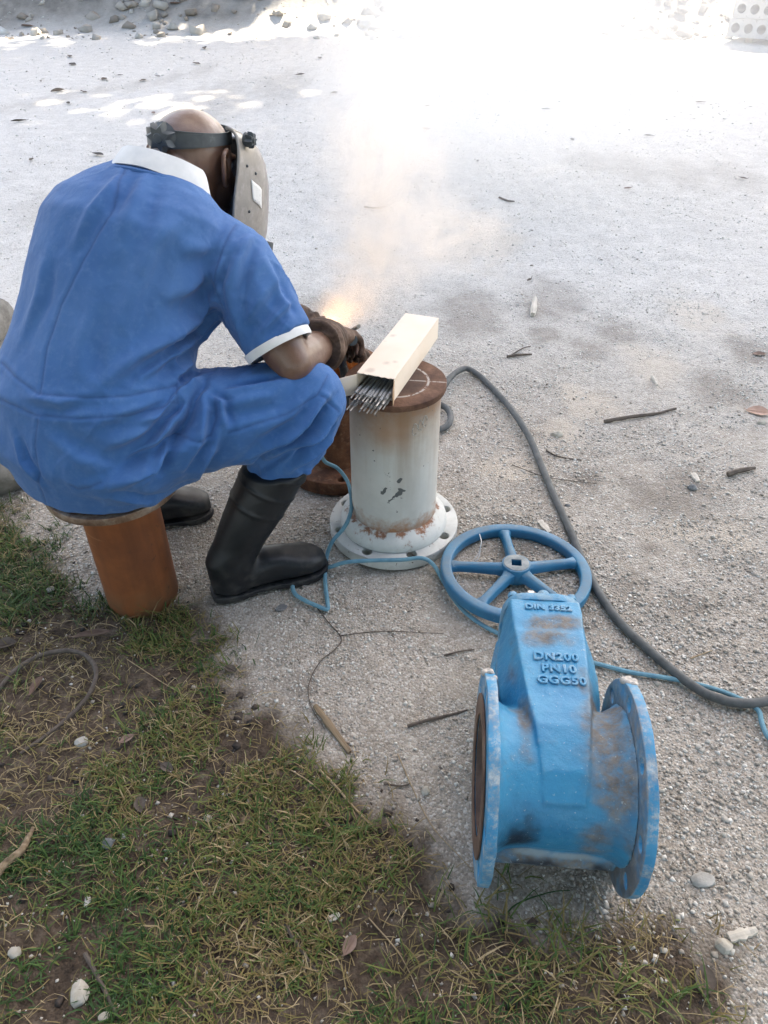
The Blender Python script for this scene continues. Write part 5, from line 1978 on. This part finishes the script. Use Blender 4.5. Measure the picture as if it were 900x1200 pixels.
# ------------------------------------------------------------------ hollow-core slabs at the far right
def build_slabs():
    ex = Vector((.80, -.60, 0)).normalized()             # along the end faces
    rot = math.atan2(ex.y, ex.x)
    base = G(849, 49)
    n, cw, hh, r, depth = 9, .150, .186, .050, 2.6
    def slab_mesh():
        mb = MB()
        W = n * cw + .02
        vs = []
        for i in range(n):
            x0 = .01 + i * cw
            cx, cz = x0 + cw / 2, hh / 2
            K = 20
            sqr, cir = [], []
            for k in range(K):
                a = 2 * math.pi * k / K
                c, s = math.cos(a), math.sin(a)
                m_ = max(abs(c) / (cw / 2), abs(s) / (hh / 2))
                sqr.append((cx + c / m_, 0, cz + s / m_)); cir.append((cx + r * c, 0, cz + r * s))
            inner = [(x, .8, z) for x, y, z in cir]
            mb.rings([sqr, cir, inner], cap=False)
            mb.add(inner, [tuple(range(K))])
        # corners of the cells are closed by the strip behind them
        mb.box((W / 2, depth / 2 + .03, .006), (W, depth, .012)); mb.box((W / 2, depth / 2 + .03, hh - .006), (W, depth, .012))
        mb.box((.005, depth / 2 + .004, hh / 2), (.011, depth, hh)); mb.box((W - .005, depth / 2 + .004, hh / 2), (.011, depth, hh))
        for i in range(n + 1):
            for z in (.004, hh - .004):
                mb.box((.01 + i * cw, .0300, z), (.05, .050, .008))
        return mb.mesh()
    m = slab_mesh()
    words = ('lowest', 'second lowest', 'third from the ground', 'topmost')
    z = H(base.x, base.y) + .06
    bb = MB()
    for k, s in enumerate(words):
        o = link('hollow_core_slab', m, M['concrete'], smooth=False)
        o.location = base + ex * (.03 * k - .01 * (k % 2)) + Vector((0, 0, z - base.z))
        o.rotation_euler = (0, 0, rot)
        tag(o, 'pale concrete slab with a row of round holes in its end, %s in the stack at far right' % s, 'concrete slab', 'stack of hollow concrete slabs')
        z += hh + .006
    for k in range(2):
        c = base + ex * (.25 + .8 * k) + Vector((-ex.y, ex.x, 0)) * .8
        mb = MB(); mb.box((0, 0, 0), (.09, 1.4, .075), None)
        o = link('timber_bearer', mb.mesh(), M['weathered_wood'], smooth=False)
        o.location = (c.x, c.y, H(c.x, c.y) + .020); o.rotation_euler = (0, 0, rot)
        tag(o, ('left' if k == 0 else 'right') + ' timber bearer under the stack of hollow concrete slabs', 'timber')


build_slabs()

# ------------------------------------------------------------------ stones, leaves, twigs: one object each
def stone_mesh(size, seed, rough=.32, nu=14, nv=10):
    if max(size) > .1: nu, nv = 40, 28
    mb = MB(); mb.sphere((0, 0, 0), 1.0, nu=nu, nv=nv)
    m = mb.mesh()
    co = get_co(m)
    co = co * (1 + rough * fbm(co * 1.3 + seed * 7.7, 3, seed))[:, None]
    # a few flat chops
    rng = np.random.default_rng(seed)
    for k in range(5):
        d = rng.normal(size=3); d /= np.linalg.norm(d)
        h = co @ d
        lim = .62 + .25 * rng.random()
        co -= np.maximum(0, h - lim)[:, None] * d * .85
    if max(size) > .1: co *= (1 + .07 * fbm(co * 5, 4, seed + 50))[:, None]
    co *= np.array(size) / 2
    set_co(m, co)
    return m


def stone(px, py, size, mat, label, seed, sink=.3, cat='stone', name='stone', rot=0, group=None):
    p = G(px, py)
    o = link(name, stone_mesh(size, seed), M[mat], angle=28)
    o.location = (p.x, p.y, H(p.x, p.y) + size[2] * (.5 - sink))
    o.rotation_euler = (0, 0, rot)
    return tag(o, label, cat, group)


stone(6, 566, (.27, .20, .25), 'weathered_rock', 'large pale grey rock in the grass left of the seated man', 2, .22, rot=.4)
stone(95, 16, (.62, .5, .62), 'grey_stone', 'big dark grey boulder at the foot of the bank, left of the pale broken block', 3, .12)
stone(121, 20, (.36, .30, .34), 'stone', 'pale broken block leaning at the foot of the bank beside the dark boulder', 4, .1, rot=.7)
stone(140, 20, (.16, .14, .12), 'stone', 'small pale stone just right of the broken block on the bank', 5)
stone(366, 40, (.15, .12, .10), 'stone', 'brownish stone on the sunlit strip near the top of the picture', 6)
stone(62, 21, (.34, .24, .14), 'white_stone', 'flat whitish rock on the sunlit strip left of the dark boulder', 7)
stone(95, 1165, (.030, .040, .024), 'white_stone', 'cream white stone in the grass at the bottom left corner', 8, .25)
stone(18, 1118, (.022, .020, .016), 'white_stone', 'small white stone at the left edge near the bottom of the grass', 9)
stone(123, 1193, (.018, .014, .012), 'white_stone', 'tiny white stone at the bottom edge of the grass', 10)
stone(128, 990, (.024, .022, .018), 'grey_stone', 'smooth dark grey pebble in the grass at the left', 11, .2)
stone(103, 1056, (.012, .024, .010), 'stone', 'narrow beige pebble standing in the grass at the left', 12, .2)
stone(95, 870, (.026, .026, .02), 'stone', 'pale grey stone in the bare patch of the grass beside the curved root', 13)
stone(825, 1030, (.042, .026, .020), 'stone', 'flat pale stone on the gravel right of the blue valve', 14, .35)
stone(848, 1108, (.030, .026, .02), 'white_stone', 'whitish stone at the lower right beside the wood chip', 15)
stone(653, 509, (.040, .030, .024), 'white_stone', 'white stone on the gravel right of the thick cable', 16)
stone(499, 925, (.020, .020, .016), 'white_stone', 'small white stone on the gravel left of the blue valve', 17)
stone(838, 803, (.015, .014, .012), 'white_stone', 'small white stone beside the thick cable at the right', 18)
stone(893, 494, (.030, .020, .018), 'white_stone', 'white stone under the pinkish leaf at the right edge', 19)
stone(811, 572, (.030, .026, .018), 'grey_stone', 'grey stone near the short stick at the right', 20)
stone(665, 592, (.016, .012, .008), 'grey_stone', 'dark pebble beside the cable right of the white spool', 21)
stone(243, 958, (.016, .014, .012), 'white_stone', 'small pale stone among the dry grass in the middle of the lawn', 22)
stone(150, 650, (.030, .026, .020), 'grey_stone', 'dark stone at the left foot of the orange pipe stool', 23)
stone(60, 692, (.020, .018, .014), 'stone', 'small grey stone on the bare patch left of the orange pipe stool', 24)
stone(640, 795, (.018, .014, .010), 'stone', 'small flat stone hidden behind the blue valve', 25)
stone(700, 1085, (.012, .011, .010), 'white_stone', 'white pebble in the grass in front of the blue valve', 26)


def log(pts, radii, name, label, cat, mat, N=12, bump=.25):
    mb = MB(); mb.tube(catmull(pts, 5), np.interp(np.linspace(0, 1, (len(pts) - 1) * 5 + 1), np.linspace(0, 1, len(radii)), radii), N=N)
    m = mb.mesh()
    co = get_co(m); no = get_no(m)
    s = max(radii)
    co += no * (bump * s * fbm(co * (.5 / s), 3, len(label)))[:, None]
    set_co(m, co)
    o = link(name, m, M[mat], angle=50)
    return tag(o, label, cat)


def gp(px, py, r=0.0, lift=0.0):
    p = G(px, py)
    return Vector((p.x, p.y, H(p.x, p.y) + r + lift))


log([gp(-60, 440, .07), gp(-20, 410, .075), gp(6, 388, .08)], [.08, .085, .075], 'log', 'pale weathered log lying at the left edge behind the seated man', 'log', 'weathered_rock', 20, .35)
log([gp(252, 15, .03), gp(275, 13, .04), gp(303, 10, .04)], [.03, .035, .02], 'branch', 'short grey branch on the slope left of the smoke', 'branch', 'twig_bark', 7)
log([gp(338, 5, .04), gp(360, 7, .05), gp(386, 10, .04)], [.06, .05, .025], 'branch', 'dark longer branch at the top edge beside the smoke', 'branch', 'twig_bark', 7)
log([gp(112, 6, .25), gp(128, 10, .20), gp(143, 17, .05)], [.05, .05, .05], 'timber', 'dark timber lying against the pale block on the bank', 'timber', 'twig_bark', 6, .1)
log([gp(0, 812, .006), gp(20, 790, .010), gp(48, 773, .014), gp(80, 768, .020), gp(103, 775, .022), gp(115, 793, .018), gp(108, 815, .014), (gp(90, 833, .010)), gp(62, 858, .008), gp(25, 885, .004)],
    [.0048, .005, .0052, .005, .0046, .004, .003], 'root', 'dark root curving in a loop through the grass at the left edge', 'root', 'twig_bark', 8, .2)
log([gp(-6, 1040, .010), gp(10, 1018, .012), gp(28, 1003, .014), gp(36, 985, .010), gp(40, 972, .004)], [.008, .007, .006, .004], 'branch', 'brown bent branch at the left edge of the grass', 'branch', 'weathered_wood', 8, .25)
log([gp(372, 640, .003), gp(345, 652, .003), gp(330, 668, .003), gp(322, 676, .003)], [.0012, .0014, .001], 'twig', 'thin bent twig beside the black boot', 'twig', 'twig_bark', 6)

TW = [([(478, 850), (505, 842), (535, 833), (548, 831)], .0034, 'twig_bark', 'dark forked twig on the gravel left of the blue valve'),
      ([(466, 882), (480, 915), (497, 950), (512, 975), (535, 998), (552, 1015)], .0013, 'dry_straw', 'long pale straw stalk leading to the left flange of the valve'),
      ([(374, 903), (392, 922), (415, 948), (442, 976)], .0026, 'dry_straw', 'straight yellowish stalk at the edge of the grass'),
      ([(377, 960), (388, 973), (396, 985)], .0028, 'weathered_wood', 'short tan stick in the grass beside the long stalk'),
      ([(340, 903), (365, 920), (385, 938), (400, 960)], .0014, 'dry_straw', 'curved thin stalk left of the straight yellowish stalk'),
      ([(372, 712), (385, 728), (400, 745), (392, 760), (375, 775), (362, 800), (364, 825), (380, 852)], .0016, 'twig_bark', 'thin dark vine winding down the gravel below the blue cord'),
      ([(708, 495), (740, 491), (770, 485), (792, 480)], .0060, 'twig_bark', 'grey straight stick lying on the pale gravel at the right'),
      ([(594, 420), (605, 418), (623, 416)], .0055, 'twig_bark', 'short forked dark twig right of the cable top'),
      ([(598, 418), (612, 410), (622, 406)], .0028, 'twig_bark', 'thin side twig leaning on the forked twig'),
      ([(852, 558), (866, 555), (884, 550)], .0085, 'twig_bark', 'thick dark short stick at the right edge of the pale gravel'),
      ([(764, 442), (770, 452)], .0060, 'pale_wood', 'small pale splinter on the sandy patch'),
      ([(640, 528), (655, 535), (682, 538)], .0025, 'twig_bark', 'curved thin twig right of the thick cable'),
      ([(585, 232), (595, 236), (603, 236)], .006, 'twig_bark', 'thin curved twig on the pale ground in the upper middle'),
      ([(427, 242), (440, 244), (453, 241)], .005, 'twig_bark', 'curved twig seen through the smoke'),
      ([(520, 768), (540, 765), (556, 762)], .0022, 'twig_bark', 'dark twig on the gravel left of the valve bonnet'),
      ([(600, 545), (640, 560), (700, 566)], .0012, 'twig_bark', 'hair thin stalk on the gravel behind the handwheel'),
      ([(400, 742), (450, 738), (520, 742)], .0011, 'twig_bark', 'hair thin dark stalk on the gravel below the white flange'),
      ([(450, 918), (470, 920), (481, 916)], .0022, 'twig_bark', 'short dark twig near the long pale stalk'),
      ([(150, 775), (190, 800), (222, 818)], .0012, 'dry_straw', 'pale stalk lying across the grass right of the curved root'),
      ([(335, 1085), (350, 1110), (372, 1140)], .0036, 'twig_bark', 'dark rough stick in the grass at the bottom middle'),
      ([(100, 1118), (112, 1140), (140, 1195)], .0040, 'twig_bark', 'dark stick in the grass beside the cream stone'),
      ([(730, 1018), (745, 1015)], .0018, 'dry_straw', 'bit of straw inside the right flange of the valve'),
      ([(810, 770), (835, 762)], .0018, 'dry_straw', 'bit of straw on the gravel above the thick cable'),
      ([(432, 1075), (470, 1120), (498, 1180)], .0012, 'dry_straw', 'thin straw stalk in the grass at the bottom middle'),
      ([(640, 1075), (672, 1110), (700, 1150), (730, 1180)], .0013, 'dry_straw', 'long straw stalk in the grass in front of the valve'),
      ([(560, 1095), (540, 1060), (530, 1040)], .0014, 'dry_straw', 'stalk leaning at the left flange foot of the valve'),
      ([(590, 1092), (600, 1062), (640, 1046), (668, 1042)], .0015, 'grass', 'long green grass stem under the valve')]
for pp, r, mt, lab in TW:
    pts = [gp(x, y, r * .9, .002 * math.sin(i * 2.1) + .002) for i, (x, y) in enumerate(pp)]
    log(pts, [r, r * .9, r * .55], 'twig' if 'stalk' not in lab and 'straw' not in lab and 'stem' not in lab else 'stalk', lab, 'twig' if 'stalk' not in lab and 'straw' not in lab and 'stem' not in lab else 'stalk', mt, 6, .3)


def wood_piece(p0, p1, w, th, mat, label, cat='wood chip'):
    a, b = gp(*p0), gp(*p1)
    d = (b - a); L = d.length
    rs = []
    rng = np.random.default_rng(len(label))
    for k in np.linspace(0, 1, 9):
        ww = w * (.65 + .35 * math.sin(math.pi * min(k * 1.1 + .12, 1))) * (1 + .12 * rng.normal())
        t_ = th * (1 + .1 * rng.normal())
        rs.append([(k * L, -ww / 2, 0), (k * L, ww / 2, 0), (k * L, ww / 2 * .9, t_), (k * L, ww * .1, t_ * 1.15), (k * L, -ww / 2 * .9, t_ * .9)])
    o = link('wood_piece', MB().rings(rs).mesh(), M[mat], smooth=False)
    o.location = a + Vector((0, 0, .002)); o.rotation_euler = (0, -math.asin(max(-1, min(1, d.z / L))), math.atan2(d.y, d.x))
    return tag(o, label, cat)


wood_piece((369, 826), (410, 880), .014, .007, 'weathered_wood', 'brown flat wood splinter at the edge of the grass and gravel')
wood_piece((853, 1100), (886, 1090), .018, .008, 'pale_wood', 'pale wood chip at the lower right')
wood_piece((624, 371), (627, 352), .024, .016, 'pale_wood', 'white split wood piece on the pale ground right of the smoke')
wood_piece((632, 612), (644, 625), .020, .004, 'pale_wood', 'small tan wood chip beside the thick cable')
wood_piece((812, 556), (818, 566), .018, .006, 'pale_wood', 'pale splinter in the damp patch at the right')
wood_piece((385, 1078), (398, 1072), .011, .004, 'pale_wood', 'small yellowish wood chip in the grass at the bottom middle')


def leaf(px, py, L, W, az, curl, mat, label, lift=.004, tilt=0.0, name='dry_leaf', cat='leaf', group=None):
    nu, nv = 14, 8
    vs, fs = [], []
    for side in (0, 1):
        for i in range(nu + 1):
            u = i / nu
            w = W * (math.sin(math.pi * min(1, max(0, u * .96 + .02))) ** .75)
            for j in range(nv + 1):
                v = j / nv - .5
                a = v * curl
                rr = (W / max(curl, .2))
                y = math.sin(a) * rr * (w / W)
                z = (1 - math.cos(a)) * rr * (w / W) + .10 * L * (u - .5) ** 2 + .004 * math.sin(u * 9 + v * 4) * L * 2
                vs.append(((u - .5) * L, y, z - side * .0006))
    n2 = (nu + 1) * (nv + 1)
    def q(i, j): return i * (nv + 1) + j
    for i in range(nu):
        for j in range(nv):
            fs.append((q(i, j), q(i + 1, j), q(i + 1, j + 1), q(i, j + 1)))
            fs.append((n2 + q(i, j + 1), n2 + q(i + 1, j + 1), n2 + q(i + 1, j), n2 + q(i, j)))
    for i in range(nu):
        for j, s in ((0, 1), (nv, -1)):
            f = (q(i, j), n2 + q(i, j), n2 + q(i + 1, j), q(i + 1, j))
            fs.append(f if s > 0 else f[::-1])
    mb = MB().add(vs, fs)
    mb.tube([(-L / 2 - L * .16, 0, .01), (-L / 2, 0, .10 * L * .25), (L * .45, 0, .002)], [.0009, .0012, .0006], N=5)
    o = link(name, mb.mesh(), M[mat], angle=60)
    p = gp(px, py)
    o.location = p + Vector((0, 0, lift)); o.rotation_euler = (tilt, 0, az)
    return tag(o, label, cat, group)


leaf(110, 747, .085, .030, R(12), 3.6, 'dry_leaf', 'long rolled dry brown leaf left of the orange pipe stool', .012)
leaf(45, 808, .052, .026, R(78), 3.2, 'dry_leaf', 'small rolled dry leaf inside the curved root', .012)
leaf(8, 759, .045, .040, R(20), 2.2, 'twig_bark', 'dark curled leaf at the left edge of the grass', .008)
leaf(889, 482, .075, .050, R(-12), 1.0, 'pink_leaf', 'pinkish dry leaf lying at the right edge of the gravel', .006, .15)
leaf(890, 414, .05, .03, R(10), 1.0, 'dry_leaf', 'faint brown leaf on the pale ground near the right edge', .004)
leaf(150, 870, .03, .018, R(40), 1.2, 'dry_leaf', 'small brown leaf in the middle of the grass', .014)
leaf(196, 902, .03, .022, R(-30), 1.6, 'twig_bark', 'dark curled leaf in the middle of the lawn', .012)
leaf(165, 945, .034, .024, R(110), 1.6, 'twig_bark', 'blackish leaf in a hollow of the lawn', .010)
leaf(410, 1110, .035, .022, R(60), 1.4, 'dry_leaf', 'brown leaf in the grass right of the wood chip', .012)
leaf(270, 785, .030, .02, R(150), 1.4, 'twig_bark', 'dark leaf near the edge of the grass below the stool', .010)
leaf(330, 712, .03, .022, R(30), .6, 'grey_stone', 'bluish grey scrap of leaf beside the blue cord', .003, name='leaf_scrap')
leaf(825, 1150, .045, .035, R(70), 1.5, 'twig_bark', 'dark rotten leaf under the wood chip at the lower right', .006)
FAR = [(68, 107, .20, 'dark'), (98, 108, .13, 'curled'), (80, 121, .10, 'small'), (37, 188, .09, 'dark'), (115, 182, .14, 'wide'), (22, 142, .16, 'broad'), (82, 66, .16, 'dark'), (85, 76, .18, 'wide'),
       (122, 93, .15, 'thin'), (168, 94, .14, 'small'), (230, 75, .18, 'dark'), (210, 33, .25, 'flat'), (33, 36, .25, 'dark'), (12, 47, .25, 'wide'), (498, 151, .10, 'dark'), (500, 125, .11, 'grey'),
       (392, 110, .12, 'brown'), (140, 88, .10, 'thin'), (375, 68, .16, 'curled'), (352, 88, .15, 'dark'), (180, 133, .10, 'grey'), (670, 165, .10, 'thin'), (560, 190, .07, 'small'), (735, 222, .07, 'tiny'), (620, 330, .05, 'small'),
       (185, 90, .09, 'small'), (270, 42, .2, 'flat'), (240, 57, .2, 'grey'), (48, 96, .08, 'tiny'), (640, 130, .12, 'grey'), (820, 120, .12, 'brown'), (760, 160, .1, 'small'), (870, 210, .08, 'thin')]
def place_words(x, y):
    h = ('at the left edge' if x < 55 else 'well left of the helmet' if x < 130 else 'just left of the helmet' if x < 178 else 'above the helmet' if x < 290 else
         'between helmet and smoke' if x < 395 else 'within the smoke' if x < 530 else 'right of the smoke' if x < 700 else 'far right')
    v = ('on the bright strip' if y < 50 else 'just below the bright strip' if y < 80 else 'a little above helmet height' if y < 115 else 'level with the helmet' if y < 170 else 'level with the collar' if y < 260 else 'level with the elbow')
    return h + ', ' + v


USED = {}
for i, (x, y, s, w) in enumerate(FAR):
    s *= .72
    key = place_words(x, y)
    n = sum(1 for q in FAR if place_words(q[0], q[1]) == key)
    if n > 1:
        rank = sorted(q[0] for q in FAR if place_words(q[0], q[1]) == key).index(x)
        key += ', ' + ('leftmost' if rank == 0 else 'rightmost' if rank == n - 1 else 'middle') + ' there'
    leaf(x, y, s, s * .45, random.uniform(0, 6.28), random.uniform(.8, 2.2), random.choice(['twig_bark', 'twig_bark', 'dry_leaf']), 'fallen leaf ' + key, .01, random.uniform(-.3, .3), group='fallen leaves across the yard')

# ------------------------------------------------------------------ smoke and the arc
def puff(c, r, mat, rot=0.0):
    mb = MB(); mb.sphere((0, 0, 0), 1.0, nu=24, nv=14)
    o = link('smoke', mb.mesh(), M[mat])
    o.location = c; o.scale = r; o.rotation_euler = (0, 0, rot)
    tag(o, kind='stuff')


def at(px, py, y):
    d = ray(px, py)
    return Vector(_C + d * (y / d[1]))


puff(at(396, 366, 1.97), (.085, .075, .075), 'smoke_dense')
puff(at(412, 352, 2.0), (.10, .085, .09), 'smoke_dense')
puff(at(438, 325, 2.05), (.17, .13, .16), 'smoke_mid')
puff(at(450, 270, 2.1), (.21, .16, .21), 'smoke_mid')
puff(at(452, 205, 2.2), (.23, .18, .25), 'smoke_mid')
puff(at(520, 275, 2.4), (.26, .16, .17), 'smoke_mid', .3)
puff(at(440, 150, 2.6), (.24, .2, .26), 'smoke_mid')
puff(at(455, 70, 3.4), (.36, .3, .38), 'smoke_wisp')
puff(at(480, 15, 4.4), (.6, .5, .5), 'smoke_wisp')
puff(Vector((.15, 3.0, .95)), (.50, .6, .65), 'smoke_thin')
puff(Vector((1.05, 5.2, .8)), (1.9, 2.1, 1.4), 'smoke_thin')
puff(Vector((2.6, 8.2, .9)), (3.0, 2.6, 1.5), 'smoke_faint')
puff(Vector((1.2, 9.0, 1.0)), (1.9, 2.0, 1.6), 'smoke_thin')
o = empty('welding_arc', Vector((-.15, 1.965, .350)))
tag(o, 'glowing welding arc at the rusty pipe hidden behind the gloves', 'welding arc')
mb = MB(); mb.sphere((0, 0, 0), .010, nu=12, nv=8)
link('arc_spark', mb.mesh(), M['arc_glow'], o)
ld = bpy.data.lights.new('arc_light', 'POINT')
ld.energy = 0.085
ld.color = (1.0, .66, .42)
ld.shadow_soft_size = .012
lo = bpy.data.objects.new('arc_light', ld)
COL.objects.link(lo)
lo.location = (-.15, 2.01, .40)
